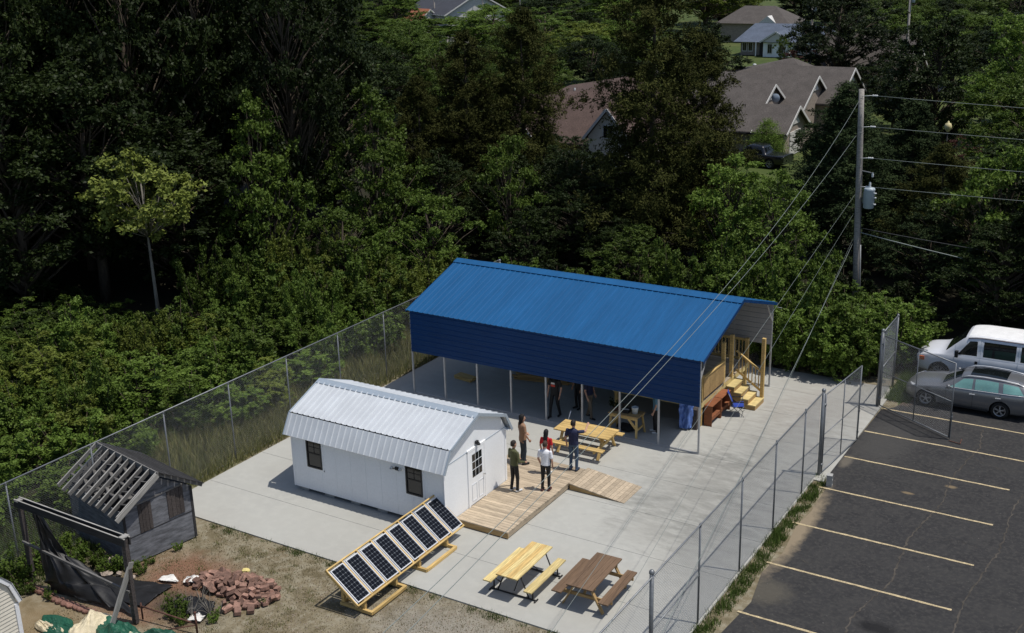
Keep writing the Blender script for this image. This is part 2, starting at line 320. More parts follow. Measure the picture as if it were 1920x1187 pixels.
# ------------------------------------------------------------------ setting
def sheet(name, poly, z, mat, kind='structure'):
    o = mesh_obj(name, [(x, y, z) for x, y in poly], [tuple(range(len(poly)))], mat); o['kind'] = kind; return o
def blob_poly(cx, cy, rx, ry, n=40, j=0.12, seed=1):
    r = random.Random(seed); ph = [r.uniform(0, 6.28) for _ in range(4)]; out = []
    for i in range(n):
        t = 2*math.pi*i/n; k = 1+j*(math.sin(2*t+ph[0])+.6*math.sin(3*t+ph[1])+.4*math.sin(5*t+ph[2])+.3*math.sin(9*t+ph[3]))
        out.append((cx+rx*k*math.cos(t), cy+ry*k*math.sin(t)))
    return out
sheet('ground', [(-1500, -700), (900, -700), (900, 1500), (-1500, 1500)], -0.060, 'lawn')
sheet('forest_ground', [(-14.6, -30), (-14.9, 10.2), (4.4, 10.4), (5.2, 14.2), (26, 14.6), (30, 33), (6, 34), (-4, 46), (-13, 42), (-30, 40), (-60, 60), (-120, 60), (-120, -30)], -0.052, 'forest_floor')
sheet('yard', [(-15.2, -40), (5.6, -40), (5.6, 6.0), (5.0, 7.2), (4.4, 10.3), (-15.2, 10.3)], -0.045, 'yard')
lot = sheet('parking_lot', [(4.60, -40), (60, -40), (60, 14.4), (5.9, 14.4), (5.3, 11), (5.15, 8.6), (4.85, 7.4), (4.47, 6.95), (4.43, 4.0), (4.38, .5), (4.62, -.1), (4.70, -2.2), (4.6, -3.4), (4.78, -5), (4.62, -6.4), (4.9, -8), (4.72, -10)], -0.018, 'asphalt')
sheet('side_road', [(3.5, 28.2), (40, 29.5), (40, 33.5), (3.5, 31.8)], -0.040, 'road')
sheet('street', [(-60, 105), (60, 88), (60, 93), (-60, 111)], -0.040, 'road')
# painted bay lines and long cracks
for y, x0, x1 in [(-8.62, 4.75, 9.65), (-5.80, 4.52, 9.66), (-3.14, 4.42, 9.72), (-.42, 4.4, 9.75), (2.25, 4.46, 9.78), (4.70, 4.47, 10.9), (7.10, 4.55, 12.4), (-11.3, 4.9, 9.6)]:
    r = random.Random(int(y*100)); n = 26; v = []; f = []
    for i in range(n+1):
        x = x0+(x1-x0)*i/n
        v += [(x, y-.040+r.uniform(-.010, .010), -0.012), (x, y+.040+r.uniform(-.010, .010), -0.012)]
        if i: f.append((2*i-2, 2*i, 2*i+1, 2*i-1))
    o = mesh_obj('parking_line', v, f, 'line_paint'); o['kind'] = 'structure'
M('crack_pale', (0.055, 0.048, 0.040), rough=0.95, var=0.4, scale=3); M('crack_dark', (0.010, 0.010, 0.011), rough=0.95, var=0.3)
def crack(pts, w, mat, seed, z=-0.0135):
    r = random.Random(seed); P = []
    for a, b in zip(pts, pts[1:]):
        n = max(2, int(math.dist(a, b)/.12))
        for i in range(n): P.append((a[0]+(b[0]-a[0])*i/n+r.uniform(-.035, .035), a[1]+(b[1]-a[1])*i/n+r.uniform(-.035, .035)))
    v = []; f = []
    for i, (x, y) in enumerate(P):
        ww = w*r.uniform(.3, 1.2); v += [(x-ww, y, z), (x+ww, y+ww*.3, z)]
        if i: f.append((2*i-2, 2*i, 2*i+1, 2*i-1))
    o = mesh_obj('asphalt_crack', v, f, mat); o['kind'] = 'structure'
crack([(7.7, -10.5), (7.45, -7.5), (7.9, -5.2), (7.75, -2.5), (8.1, .2), (8.0, 2.5), (8.35, 5.2), (8.1, 7.0)], .030, 'crack_pale', 1)
crack([(9.95, -9), (9.85, -5), (10.2, -2), (10.1, 1), (10.5, 4.5), (10.4, 7)], .026, 'crack_pale', 2)
crack([(11.6, -9), (11.3, -6), (11.9, -2.5), (12.2, 1)], .022, 'crack_pale', 3)
crack([(4.8, 2.2), (6.0, 2.9), (8.0, 2.7)], .012, 'crack_dark', 4); crack([(5.2, -8.9), (6.2, -9.8), (7.6, -9.4)], .014, 'crack_pale', 5)
crack([(7.95, -2.4), (9.0, -1.9), (9.9, -2.1)], .012, 'crack_pale', 6); crack([(8.2, 4.2), (9.4, 3.6), (10.4, 3.9)], .014, 'crack_pale', 7)
crack([(4.7, -5.4), (5.3, -5.2), (5.9, -5.3)], .03, 'crack_pale', 8)

# concrete slab poured in strips
slab = mesh_obj('concrete_slab', boxv((-4.75, -1.3, -.075), (17.7, 21.0, .07)), BOXF, 'cinder'); slab['kind'] = 'structure'
ys = [-11.87, -9.74, -7.2, -4.82, -2.42, -0.02, 2.4, 4.8, 7.2, 9.3]
for a, b in zip(ys, ys[1:]):
    xr = 4.42 if a > -.1 else 4.10
    for x0, x1 in ((-13.72, xr),):
        g = .006; box('panel', slab, 'concrete', ((x0+x1)/2, (a+b)/2, -.05), (x1-x0-g*2, b-a-g*2, .10))

# ------------------------------------------------------------------ chain link
def chain_mesh(name, parent, p, q, z0, z1, pitch=.075, r=.0019):
    """woven diamonds as thin three-sided wires in the vertical plane p->q"""
    p, q = Vector((*p, 0)), Vector((*q, 0)); d = q-p; L = d.length; x = d/L; nrm = Vector((-x.y, x.x, 0)); H = z1-z0
    k = int((L+H)/pitch); V = []; F = []
    def seg(s0, h0, s1, h1, off):
        a = p+x*s0+nrm*off; a.z = z0+h0; b = p+x*s1+nrm*off; b.z = z0+h1; t = (b-a).normalized(); w = t.cross(nrm)
        n = len(V)
        for c in (a, b):
            for th in (0, 2.094, 4.189): V.append(tuple(c+(nrm*math.cos(th)+w*math.sin(th))*r))
        for i in range(3): F.append((n+i, n+(i+1) % 3, n+3+(i+1) % 3, n+3+i))
    for i in range(k+1):
        s = -H+i*pitch
        s0, h0 = (s, 0) if s >= 0 else (0, -s); e = s+H; s1, h1 = (e, H) if e <= L else (L, L-s)
        if s1-s0 > .01: seg(s0, h0, s1, h1, .002); seg(L-s0, h0, L-s1, h1, -.002)
    o = mesh_obj(name, V, F, 'galv_wire', parent); o['kind'] = 'stuff'; return o
def post(name, parent, x, y, h, r=.032, cap=True, mat='galvanised', lean=(0, 0)):
    m = MB().tube([(x, y, -.1), (x+lean[0], y+lean[1], h)], r, 10)
    if cap: m.lathe([(r*1.25, h-.03), (r*1.25, h+.02), (r*.7, h+.06), (0.001, h+.07)], 10, (x+lean[0], y+lean[1], 0))
    return m.build(name, mat, parent, True)
def rail(name, parent, a, b, r=.022, mat='galvanised'): return MB().tube([a, b], r, 8).build(name, mat, parent, True)
FH = 2.93
fl = thing('chain_link_fence', 'tall galvanised chain link fence between the weedy strip and the concrete, left side', 'fence', (-14.05, -5, 0))
ly = [-19.85, -16.9, -13.95, -11.05, -8.13, -5.19, -2.27, .62, 3.56, 6.5, 9.55]
for y in ly: post('post', fl, 0, y+5, FH-.04, .024 if y < 9 else .045)
rail('top_rail', fl, (0, -19.85+5, FH), (0, 9.55+5, FH)); chain_mesh('chain_mesh', fl, (.035, -19.85+5), (.035, 9.55+5), .03, FH-.01, r=.0013)
rail('tension_wire', fl, (.03, -14.85, .06), (.03, 14.5, .06), .004)
fb = thing('chain_link_fence', 'chain link fence with top rail running behind the blue pavilion', 'fence', (-4.9, 9.55, 0))
for i in range(1, 6): post('post', fb, -9.15+i*2.61, 0, FH-.42, .030)
rail('top_rail', fb, (-9.15, 0, FH-.38), (4.5, 0, FH-.38)); chain_mesh('chain_mesh', fb, (-9.1, .035), (4.5, .035), .03, FH-.39, r=.0011)
fr = thing('chain_link_fence', 'galvanised chain link fence along the grass strip beside the parking lot', 'fence', (4.05, -6, 0))
for y in (-18.4, -15.5, -9.69, -6.69, -3.89, -1.165): post('post', fr, 0, y+6, FH-.04, .027)
post('terminal_post', fr, 0, -12.62+6, FH+.12, .055); post('terminal_post', fr, .08, .40+6, FH+.10, .055)
rail('top_rail', fr, (0, -13, FH), (.05, 6.4, FH)); chain_mesh('chain_mesh', fr, (-.035, -13), (-.0, 6.4), .03, FH-.01, r=.0026)
rail('tension_wire', fr, (-.03, -13, .06), (.02, 6.4, .06), .004); rail('brace_rail', fr, (0, -6.62, 1.45), (0, -3.69, 1.45), .02)
ff = thing('chain_link_fence', 'short end bay of chain link beyond the open gate, beside the shrubs', 'fence', (4.27, 8.4, 0))
post('terminal_post', ff, .0, -1.2, FH+.10, .055); post('post', ff, -.03, 1.15, FH, .045); post('post', ff, -.06, -1.12, FH-.1, .03)
for z in (FH, 1.45): rail('top_rail' if z > 2 else 'mid_rail', ff, (0, -1.2, z), (-.03, 1.15, z))
chain_mesh('chain_mesh', ff, (-.03, -1.2), (-.06, 1.15), .03, FH-.01, .05)
def gate_leaf(name, label, a, b, mids, h=2.86, midrail=True):
    """swing gate: square tube frame, uprights, mid rail, mesh"""
    a, b = Vector((*a, 0)), Vector((*b, 0)); t = thing(name, label, 'gate', tuple(a)); d = b-a
    P = lambda s, z: (d.x*s, d.y*s, z)
    fm = MB()
    for s in (0, 1): fm.tube([P(s, .06), P(s, h)], .026, 8)
    for z in (.07, h-.01): fm.tube([P(0, z), P(1, z)], .022, 8)
    fm.build('gate_frame', 'galvanised', t, True)
    for s in mids: rail('upright', t, P(s, .06), P(s, h), .020)
    if midrail: rail('mid_rail', t, P(0, 1.42), P(1, 1.42), .017)
    chain_mesh('chain_mesh', t, (0, 0), (d.x, d.y), .07, h-.01)
    MB().tube([P(.0, .35), (P(0, .35)[0]-.09*d.x/d.length, P(0, .35)[1]-.09*d.y/d.length, .35)], .05, 8).build('hinge', 'galvanised', t, True)
    MB().tube([P(.0, 2.5), (P(0, .35)[0]-.09*d.x/d.length, P(0, .35)[1]-.09*d.y/d.length, 2.5)], .05, 8).build('hinge', 'galvanised', t, True)
    return t, P, d
t, P, d = gate_leaf('gate_leaf', 'closed chain link gate leaf with drop rod in line with the right fence', (4.18, .52), (4.47, 3.66), (.52,))
dr = MB(); dr.tube([P(1.02, .02), P(1.02, 1.35)], .016, 8); dr.tube([P(1.02, 1.33), (P(1.02, 0)[0]+.16, P(1.02, 0)[1], 1.28)], .014, 6); dr.box((P(1.01, 0)[0], P(1.01, 0)[1], 1.15), (.07, .07, .06)); dr.box((P(1.01, 0)[0], P(1.01, 0)[1], .35), (.07, .07, .06))
dr.build('drop_rod', 'galvanised', t)
t, P, d = gate_leaf('gate_leaf', 'open chain link gate leaf swung out over the asphalt in front of the wagon', (4.36, 7.15), (7.25, 5.36), (.5,))
dr = MB(); dr.tube([P(1.015, .02), P(1.015, 1.0)], .016, 8); dr.box((P(1.01, 0)[0], P(1.01, 0)[1], .85), (.08, .08, .06)); dr.build('drop_rod', 'galvanised', t)
MB().beam((2.93, -1.95, .012), (3.33, -2.05, .012), .03, .02).beam((3.33, -2.05, .012), (3.30, -1.62, .012), .03, .02).build('ground_stop', 'rust', t)

# ------------------------------------------------------------------ blue pavilion
PL, PW, EH, RH, SB = 12.192, 7.19, 3.50, 4.66, 1.78
pav = thing('pavilion', 'long open pavilion with ribbed blue metal roof and blue side panels', 'pavilion', (0, 0, 0))
OX, OY = .14, .12
slope = (RH-EH)/(PW/2+OY); sl_len = math.hypot(PW/2+OY, RH-EH)
def roof_panel_mesh(w, mat, ribs=4, ribh=.022, name='roof_panel'):
    prof = [(0, 0)]
    for i in range(ribs):
        c = w*(i+.5)/ribs; prof += [(c-.035, 0), (c-.016, ribh), (c+.016, ribh), (c+.035, 0)]
    prof.append((w, 0)); v = []; f = []; n = len(prof)
    for y in (0, sl_len):
        for x, z in prof: v.append((x, y, z))
    for y in (0, sl_len):
        for x, z in prof: v.append((x, y, z-.012))
    for i in range(n-1):
        f.append((i, i+1, n+i+1, n+i)); f.append((2*n+i+1, 2*n+i, 3*n+i, 3*n+i+1)); f.append((i+1, i, 2*n+i, 2*n+i+1)); f.append((n+i, n+i+1, 3*n+i+1, 3*n+i))
    f.append((0, n, 3*n, 2*n)); f.append((n-1, 3*n-1, 4*n-1, 2*n-1)[::-1])
    me = bpy.data.meshes.new(name); me.from_pydata(v, [], [q for q in f if q]); me.materials.append(MATS[mat]); return me
npan = 13; pw = (PL+2*OX)/npan; rpm = roof_panel_mesh(pw-.002, 'blue_roof'); ang = math.atan(slope)
for i in range(npan):
    o = link('roof_panel', rpm, pav); o.location = (-PL-OX+i*pw, -OY, EH); o.rotation_euler = (ang, 0, 0)
    o = link('roof_panel', rpm, pav); o.location = (-PL-OX+(i+1)*pw-.002, PW+OY, EH); o.rotation_euler = (ang, 0, math.pi)
rc = MB(); zr = RH+.045
rc.prism([(-PL-OX-.01, PW/2-.30, zr-.30*slope), (-PL-OX-.01, PW/2, zr), (-PL-OX-.01, PW/2+.30, zr-.30*slope), (-PL-OX-.01, PW/2+.30, zr-.30*slope-.012), (-PL-OX-.01, PW/2, zr-.014), (-PL-OX-.01, PW/2-.30, zr-.30*slope-.012)], (PL+2*OX+.02, 0, 0))
rc.build('ridge_cap', 'blue_roof', pav)
for x in (OX+.006, -PL-OX-.006):     # rake trims
    for s in (0, 1):
        y0, y1 = (-OY, PW/2) if s == 0 else (PW+OY, PW/2)
        beam('rake_trim', pav, 'blue_siding', (x, y0, EH-.05), (x, y1, RH-.05), .012, .11)
def siding(y, outer, inner_sign):
    bw = (EH-.04-SB)/2
    for k in range(2):      # two horizontal panels with shallow ribs
        z0 = SB+k*(bw+.004); prof = [(0, 0)]
        for i in range(4):
            c = bw*(i+.5)/4; prof += [(c-.03, 0), (c-.014, .018), (c+.014, .018), (c+.03, 0)]
        prof.append((bw-.002, 0)); v = []; f = []; n = len(prof); s = -inner_sign
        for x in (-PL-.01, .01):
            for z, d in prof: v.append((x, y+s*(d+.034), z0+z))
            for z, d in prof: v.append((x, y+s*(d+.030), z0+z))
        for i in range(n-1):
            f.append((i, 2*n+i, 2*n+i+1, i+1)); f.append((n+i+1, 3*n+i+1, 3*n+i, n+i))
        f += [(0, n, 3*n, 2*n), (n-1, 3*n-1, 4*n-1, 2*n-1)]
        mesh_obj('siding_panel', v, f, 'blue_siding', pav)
    for k in range(8): # pale back face of the sheets
        z0 = SB+k*(EH-.06-SB)/8; h = (EH-.06-SB)/8
        box('liner_strip', pav, 'liner_white', (-PL/2, y+inner_sign*.034, z0+h/2), (PL, .006, h-.012))
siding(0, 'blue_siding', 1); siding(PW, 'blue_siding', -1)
for yy in (0, PW):
    for i in range(9):
        x = -PL+i*PL/8; box('post', pav, 'tube_steel', (x, yy, (EH-.1)/2), (.058, .058, EH-.1))
    box('base_rail', pav, 'tube_steel', (-PL/2, yy, .03), (PL+.06, .064, .058))
    box('top_rail', pav, 'tube_steel', (-PL/2, yy, EH-.075), (PL+.06, .055, .055))
    for i in (0, 8):
        x = -PL+i*PL/8; s = 1 if yy == 0 else -1
        beam('knee_brace', pav, 'tube_steel', (x, yy, EH-.75), (x, yy+s*.6, EH+.60*slope-.1), .045, .045)
for i in range(9):
    x = -PL+i*PL/8
    beam('rafter', pav, 'tube_steel', (x, .0, EH-.04), (x, PW/2, RH-.06), .05, .06); beam('rafter', pav, 'tube_steel', (x, PW, EH-.04), (x, PW/2, RH-.06), .05, .06)
for x in (0, -PL): pass

# ------------------------------------------------------------------ wooden stage and stairs under the pavilion's right end
st = thing('wooden_stage', 'raised new pine stage with solid side panel, railings and posts under the pavilion', 'stage', (-.82, 4.6, 0))
SZ = .98; sx0, sx1, sy0, sy1 = -3.6, 0.0, -2.38, 2.4
for i in range(26):
    y = sy0+.07+i*.184; box('floor_board', st, 'decking', ((sx0+sx1)/2, y+.02, SZ-.02), (sx1-sx0, .178, .036))
for p, q in [((sx0, sy0), (sx1, sy0)), ((sx1-.02, sy0+.02), (sx1-.02, sy1)), ((sx0, sy1), (sx1, sy1)), ((sx0, sy0), (sx0, sy1))]:
    beam('fascia', st, 'pine_pale', (*p, SZ-.14), (*q, SZ-.14), .04, .20)
for x in (sx0+.1, -1.8, -.1):
    for y in (sy0+.1, 0, sy1-.1): box('leg', st, 'pine', (x, y, .42), (.13, .13, .84))
for x, y, h in [(-.02, -.30, 2.64), (-.02, .55, 2.68), (-.05, sy0+.06, 2.0), (sx0+.1, sy0+.1, 2.0), (sx0+.1, sy1-.1, 2.0), (-.05, sy1-.1, 2.0), (-1.85, sy1-.1, 2.0)]:
    box('post', st, 'pine', (x, y, (h+SZ)/2), (.13, .13, h-SZ))
for i in range(12):     # solid vertical-board side
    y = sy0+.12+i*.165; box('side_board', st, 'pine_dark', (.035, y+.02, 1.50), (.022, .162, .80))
beam('side_cap', st, 'pine', (.03, sy0+.05, 1.93), (.03, -.34, 1.93), .11, .045)
for z in (1.92, 1.10): beam('back_rail', st, 'pine', (sx0+.1, sy1-.08, z), (-.05, sy1-.08, z), .05, .09)
for i in range(24): box('baluster', st, 'pine', (sx0+.2+i*.143, sy1-.08, 1.5), (.034, .034, .80))
# stairs
for i, z in enumerate((.80, .60, .40, .20)):
    x = .03+i*.285
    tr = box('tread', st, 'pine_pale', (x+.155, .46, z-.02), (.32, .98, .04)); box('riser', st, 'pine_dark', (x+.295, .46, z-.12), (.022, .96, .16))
for y in (-.02, .94):
    m = MB(); poly = [(.0, y, SZ-.06)]
    for i, z in enumerate((.76, .56, .36, .16)): poly += [(.02+i*.285, y, z), (.30+i*.285, y, z)]
    poly += [(1.17, y, 0), (.85, y, 0), (0, y, .48)]
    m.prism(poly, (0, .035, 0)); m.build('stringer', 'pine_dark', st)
box('newel_post', st, 'pine', (1.10, .95, 1.30), (.13, .13, 2.58))
beam('hand_rail', st, 'pine', (.02, .95, 1.92), (1.06, .95, 1.22), .09, .05); beam('lower_rail', st, 'pine', (.02, .95, 1.14), (1.06, .95, .44), .04, .08)
for i in range(7):
    x = .14+i*.135; zt = 1.92-(x-.02)*.673; box('baluster', st, 'pine', (x, .95, zt-.40), (.032, .032, .76))

# ------------------------------------------------------------------ white shed
SX0, SX1, SYF, SYB = -10.66, -4.58, -8.82, -5.28; SCY = (SYF+SYB)/2
sh = thing('shed', 'white wooden shed with silver ribbed gambrel metal roof and two dark windows', 'shed', ((SX0+SX1)/2, SCY, 0))
ox = (SX0+SX1)/2; hx = (SX1-SX0)/2; hy = (SYB-SYF)/2; Z0, WT = .14, 2.22
def gam(y, off=0):      # gambrel outline height at |y|
    a = abs(y)
    return 3.26-(a/1.52)*.58+off if a <= 1.52 else 2.68-(a-1.52)/.42*.66+off
wall_poly = [(hx, -hy, Z0), (hx, hy, Z0), (hx, hy, 2.12), (hx, 1.46, 2.62), (hx, 0, 3.18), (hx, -1.46, 2.62), (hx, -hy, 2.12)]
wm = MB(); wm.prism([(hx-.06, y, z) for x, y, z in wall_poly], (.06, 0, 0)); wm.build('gable_wall', 'white_siding', sh)
wm = MB(); wm.prism([(-hx, y, z) for x, y, z in wall_poly], (.06, 0, 0)); wm.build('gable_wall', 'white_siding', sh)
for s in (-1, 1):
    m = MB(); m.box((0, s*(hy-.025), (Z0+2.2)/2), (2*hx-.13, .05, 2.2-Z0))
    m.build('side_wall', 'white_siding', sh)
for i in range(1, 10):
    box('batten', sh, 'white_siding', (-hx+i*.61, -hy-.003, 1.16), (.010, .008, 2.0))
for s in (-1, 1):
    for x in (-hx-.004, hx+.004): box('corner_trim', sh, 'white_paint', (x, s*(hy-.03), 1.12), (.022, .10, 1.96))
beam('gable_seam', sh, 'metal_trim', (hx+.004, -hy, 2.14), (hx+.004, hy, 2.14), .012, .018)
for s in (-1, 1): beam('skid', sh, 'pine_dark', (-hx+.1, s*1.2, .06), (hx-.1, s*1.2, .06), .12, .12)
for i in range(6):
    for s in (-1.6, 0): box('foundation_block', sh, 'cinder', (-hx+.3+i*1.09, s, .065), (.38, .18, .125))
box('floor_frame', sh, 'grey_wood_dark', (0, 0, .165), (2*hx-.1, 2*hy-.12, .06))
def ribsheet(name, parent, mat, p0, p1, x0, x1, pitch, ribh, ribw=.022):
    """ribbed metal sheets from eave p0=(y,z) up to p1, one object per 0.92 m sheet"""
    d = Vector((0, p1[0]-p0[0], p1[1]-p0[1])); nrm = Vector((1, 0, 0)).cross(d).normalized()
    if nrm.z < 0: nrm = -nrm
    n = max(1, round((x1-x0)/.92)); w = (x1-x0)/n
    for k in range(n):
        m = MB(); a = x0+k*w; prof = [(0, 0)]; r = max(1, round(w/pitch))
        for i in range(r):
            c = w*(i+.5)/r; prof += [(c-ribw*1.6, 0), (c-ribw*.7, ribh), (c+ribw*.7, ribh), (c+ribw*1.6, 0)]
        prof.append((w-.001, 0)); v = []; N_ = len(prof)
        for y, z in (p0, p1):
            for t_ in (0, -.01):
                for x, h in prof: q = Vector((a+x, y, z))+nrm*(h+t_); v.append(q)
        f = []
        for i in range(N_-1): f += [(i, i+1, 2*N_+i+1, 2*N_+i), (N_+i+1, N_+i, 3*N_+i, 3*N_+i+1), (i+1, i, N_+i, N_+i+1), (2*N_+i, 2*N_+i+1, 3*N_+i+1, 3*N_+i)]
        f += [(0, 2*N_, 3*N_, N_), (N_-1, 2*N_-1, 4*N_-1, 3*N_-1)]
        m.add(v, f); m.build(name, mat, parent)
rx = hx+.16
for s in (-1, 1):
    ribsheet('upper_roof_sheet', sh, 'metal_roof', (s*1.56, 2.67), (s*.02, 3.265), -rx, rx, .23, .030, .024)
    ribsheet('lower_roof_sheet', sh, 'metal_roof', (s*1.96, 2.01), (s*1.60, 2.655), -rx, rx, .23, .026, .024)
rc = MB(); rc.prism([(-rx-.01, -.20, 3.225), (-rx-.01, 0, 3.31), (-rx-.01, .20, 3.225), (-rx-.01, .20, 3.215), (-rx-.01, 0, 3.298), (-rx-.01, -.20, 3.215)], (2*rx+.02, 0, 0)); rc.build('ridge_cap', 'metal_trim', sh)
for x in (-rx, rx):
    for s in (-1, 1):
        beam('rake_trim', sh, 'metal_trim', (x, 0, 3.255), (x, s*1.57, 2.645), .03, .10); beam('rake_trim', sh, 'metal_trim', (x, s*1.57, 2.66), (x, s*1.95, 2.0), .03, .09)
for s in (-1, 1): beam('soffit', sh, 'white_paint', (-rx+.03, s*1.83, 2.05), (rx-.03, s*1.83, 2.05), .20, .02)
for wx in (-9.70, -5.69):
    fz = 1.47
    m = MB(); x = wx-ox
    for dx in (-.29, .29): m.box((x+dx, -hy-.02, fz), (.05, .05, .98))
    for dz in (-.47, .47): m.box((x, -hy-.02, fz+dz), (.54, .05, .05))
    w = m.build('window', 'black_metal', sh)
    mesh_obj('pane', boxv((x, -hy-.008, fz), (.54, .012, .90)), BOXF, 'dark_glass', w)
    MB().box((x, -hy-.022, fz+.02), (.54, .02, .035)).box((x, -hy-.019, fz+.24), (.02, .012, .44)).box((x, -hy-.019, fz+.24), (.5, .012, .016)).build('muntin', 'black_metal', w)
    m = MB()
    for dx in (-.345, .345): m.box((x+dx, -hy-.012, fz), (.06, .026, 1.10))
    for dz in (-.525, .525): m.box((x, -hy-.012, fz+dz), (.75, .028, .06))
    m.build('trim', 'white_paint', w)
# door on the gable end
dy0, dy1, dz0, dz1 = -7.46-SCY, -6.62-SCY, .27, 2.08; dcy = (dy0+dy1)/2
dr = mesh_obj('door', boxv((hx+.012, dcy, (dz0+dz1)/2), (.04, dy1-dy0, dz1-dz0)), BOXF, 'white_paint', sh)
m = MB()
for y in (dy0-.05, dy1+.05): m.box((hx+.014, y, (dz0+dz1)/2), (.045, .09, dz1-dz0+.1))
m.box((hx+.014, dcy, dz1+.055), (.047, dy1-dy0+.19, .09)); m.build('door_frame', 'white_paint', dr)
for r_ in range(3):
    for c_ in range(3):
        mesh_obj('pane', boxv((hx+.034, dcy-.19+c_*.19, 1.30+.27*r_), (.008, .165, .235)), BOXF, 'dark_glass', dr)
M('door_relief', (0.62, 0.64, 0.67), rough=0.55, var=0.02)
for y in (dcy-.19, dcy+.19):
    m = MB()
    for dy in (-.13, .13): m.box((hx+.036, y+dy, .66), (.012, .018, .56))
    for dz in (-.28, .28): m.box((hx+.036, y, .66+dz), (.0121, .26, .018))
    m.build('door_moulding', 'door_relief', dr)
MB().lathe([(.012, 0), (.012, .04), (.03, .05), (.032, .07), (.015, .085), (.001, .087)], 10, (hx+.032, dy1-.07, 1.08), 'x').build('handle', 'tube_steel', dr, True)
m = MB(); m.box((hx+.05, dcy, 2.30), (.07, .12, .10)); m.lathe([(.02, 0), (.06, -.06), (.065, -.10), (.001, -.10)], 10, (hx+.11, dcy, 2.33)); m.build('door_lamp', 'black_metal', sh)
m = MB(); lx = -6.33-ox; m.box((lx, -hy-.03, 1.74), (.12, .05, .10))
for s in (-1, 1): m.tube([(lx, -hy-.05, 1.75), (lx+s*.10, -hy-.11, 1.75)], .014, 6)
m.build('security_light', 'black_metal', sh)
for s in (-1, 1): MB().lathe([(.02, 0), (.05, .05), (.055, .10), (.001, .10)], 10, (lx+s*.16, -hy-.16, 1.76), 'y').build('lamp_head', 'porcelain', sh, True)

# ------------------------------------------------------------------ timber platform and ramp
pl = thing('deck_platform', 'low weathered timber deck in front of the shed door', 'deck', (-3.6, -5.9, 0))
px0, px1, py0, py1, pz = -4.56+3.6, -2.66+3.6, -8.33+5.9, -3.35+5.9, .235
nb = 35; bw = (py1-py0)/nb
for i in range(nb):
    x0 = px0 if (py0+(i+1)*bw) < (SYB+5.9+.0) else px0-1.0
    if i == nb-1 or True: beam('board', pl, 'decking', (x0, py0+(i+.5)*bw, pz-.018), (px1+RNG.uniform(-.008, .008), py0+(i+.5)*bw, pz-.018), bw-.008, .034)
beam('skirt', pl, 'pine_dark', (px0, py0+.02, .115), (px1, py0+.02, .115), .04, .165)
beam('skirt', pl, 'decking', (px1-.03, py0, .115), (px1-.03, py1, .115), .038, .165)
beam('skirt', pl, 'pine_dark', (px0-1.0, py1-.02, .115), (px1-.05, py1-.02, .115), .038, .165)
for y in (-1.5, -.2, 1.1): box('joist_block', pl, 'pine_dark', ((px0+px1)/2+.2, y, .02), (1.2, .09, .04))
rp = thing('ramp', 'short weathered timber ramp leading off the deck onto the concrete', 'ramp', (-2.64, -3.9, 0))
rn = 14; rl = 2.02
for i in range(rn):
    xa, xb = i*rl/rn+.005, (i+1)*rl/rn-.005; za, zb = .235*(1-xa/rl)+.012, .235*(1-xb/rl)+.012
    m = MB(); m.prism([(xa, -.66, za), (xb, -.66, zb), (xb, -.66, zb-.034 if zb > .05 else .002), (xa, -.66, za-.034)], (0, 1.33, 0)); m.build('board', 'decking', rp)
for y in (-.63, .0, .62): MB().prism([(.02, y, .2), (rl*.86, y, .012), (.02, y, .004)], (0, .04, 0)).build('stringer', 'pine_dark', rp)
# ------------------------------------------------------------------ picnic tables
def picnic_wood(label, loc, rz, L, topw, mat, legmat, nt=5, seat=.26, overhang=.28, seat_y=None, seats=(-1, 1)):
    t = thing('picnic_table', label, 'picnic table', loc, rz)
    bw = topw/nt; sy = seat_y or topw/2+.33
    for i in range(nt): beam('top_board', t, mat, (-L/2, -topw/2+(i+.5)*bw, .74), (L/2, -topw/2+(i+.5)*bw, .74), bw-.008, .038)
    for s in seats:
        for k in (-.5, .5): beam('seat_board', t, mat, (-L/2, s*sy+k*seat/2, .435), (L/2, s*sy+k*seat/2, .435), seat/2-.006, .038)
    for x in (-L/2+overhang, L/2-overhang):
        sg = 1 if x > 0 else -1
        for s in (-1, 1): beam('leg', t, legmat, (x, s*topw*.28, .72), (x, s*(sy*.86), .0), .04, .10, up=(1, 0, 0)).name
        beam('seat_support', t, legmat, (x-sg*.042, -sy-seat/2 if -1 in seats else -.3, .375), (x-sg*.042, sy+seat/2, .375), .04, .10)
        beam('top_cleat', t, legmat, (x-sg*.042, -topw/2+.03, .675), (x-sg*.042, topw/2-.03, .675), .04, .09)
        beam('brace', t, legmat, (x-sg*.06, 0, .40), (sg*.18, 0, .69), .07, .04)
    if len(seats) == 1: pass
    return t
picnic_wood('yellow pine picnic table with attached benches, beside the pavilion and the standing group', (-3.63, -1.46, 0), math.radians(1.5), 2.12, .95, 'pine', 'pine')
# table on a black steel frame
t = thing('picnic_table', 'yellow plank picnic table on black steel frame, out on the open concrete', 'picnic table', (-.92, -10.22, 0), math.radians(1))
for i in range(4): beam('top_board', t, 'pine_pale' if i % 2 else 'pine', (-.34+(i+.5)*.17, -1.01, .74), (-.34+(i+.5)*.17, 1.01, .74), .164, .038)
for s in (-1, 1): beam('seat_board', t, 'pine_pale', (s*.645, -1.0, .44), (s*.645, 1.0, .44), .25, .038)
for y in (-.66, .76):
    m = MB(); w = .022
    m.tube([(-.72, y, .03), (.72, y, .03)], .024, 6)
    for s in (-1, 1):
        m.tube([(s*.22, y, .71), (s*.50, y, .03)], w, 6); m.tube([(s*.62, y, .415), (s*.62, y, .03)], w, 6); m.tube([(s*.72, y-.10, .02), (s*.72, y+.10, .02)], .024, 6); m.tube([(s*.40, y, .30), (s*.62, y, .40)], w*.8, 6)
    m.tube([(-.3, y, .705), (.3, y, .705)], w, 6); m.build('steel_leg', 'black_metal', t, True)
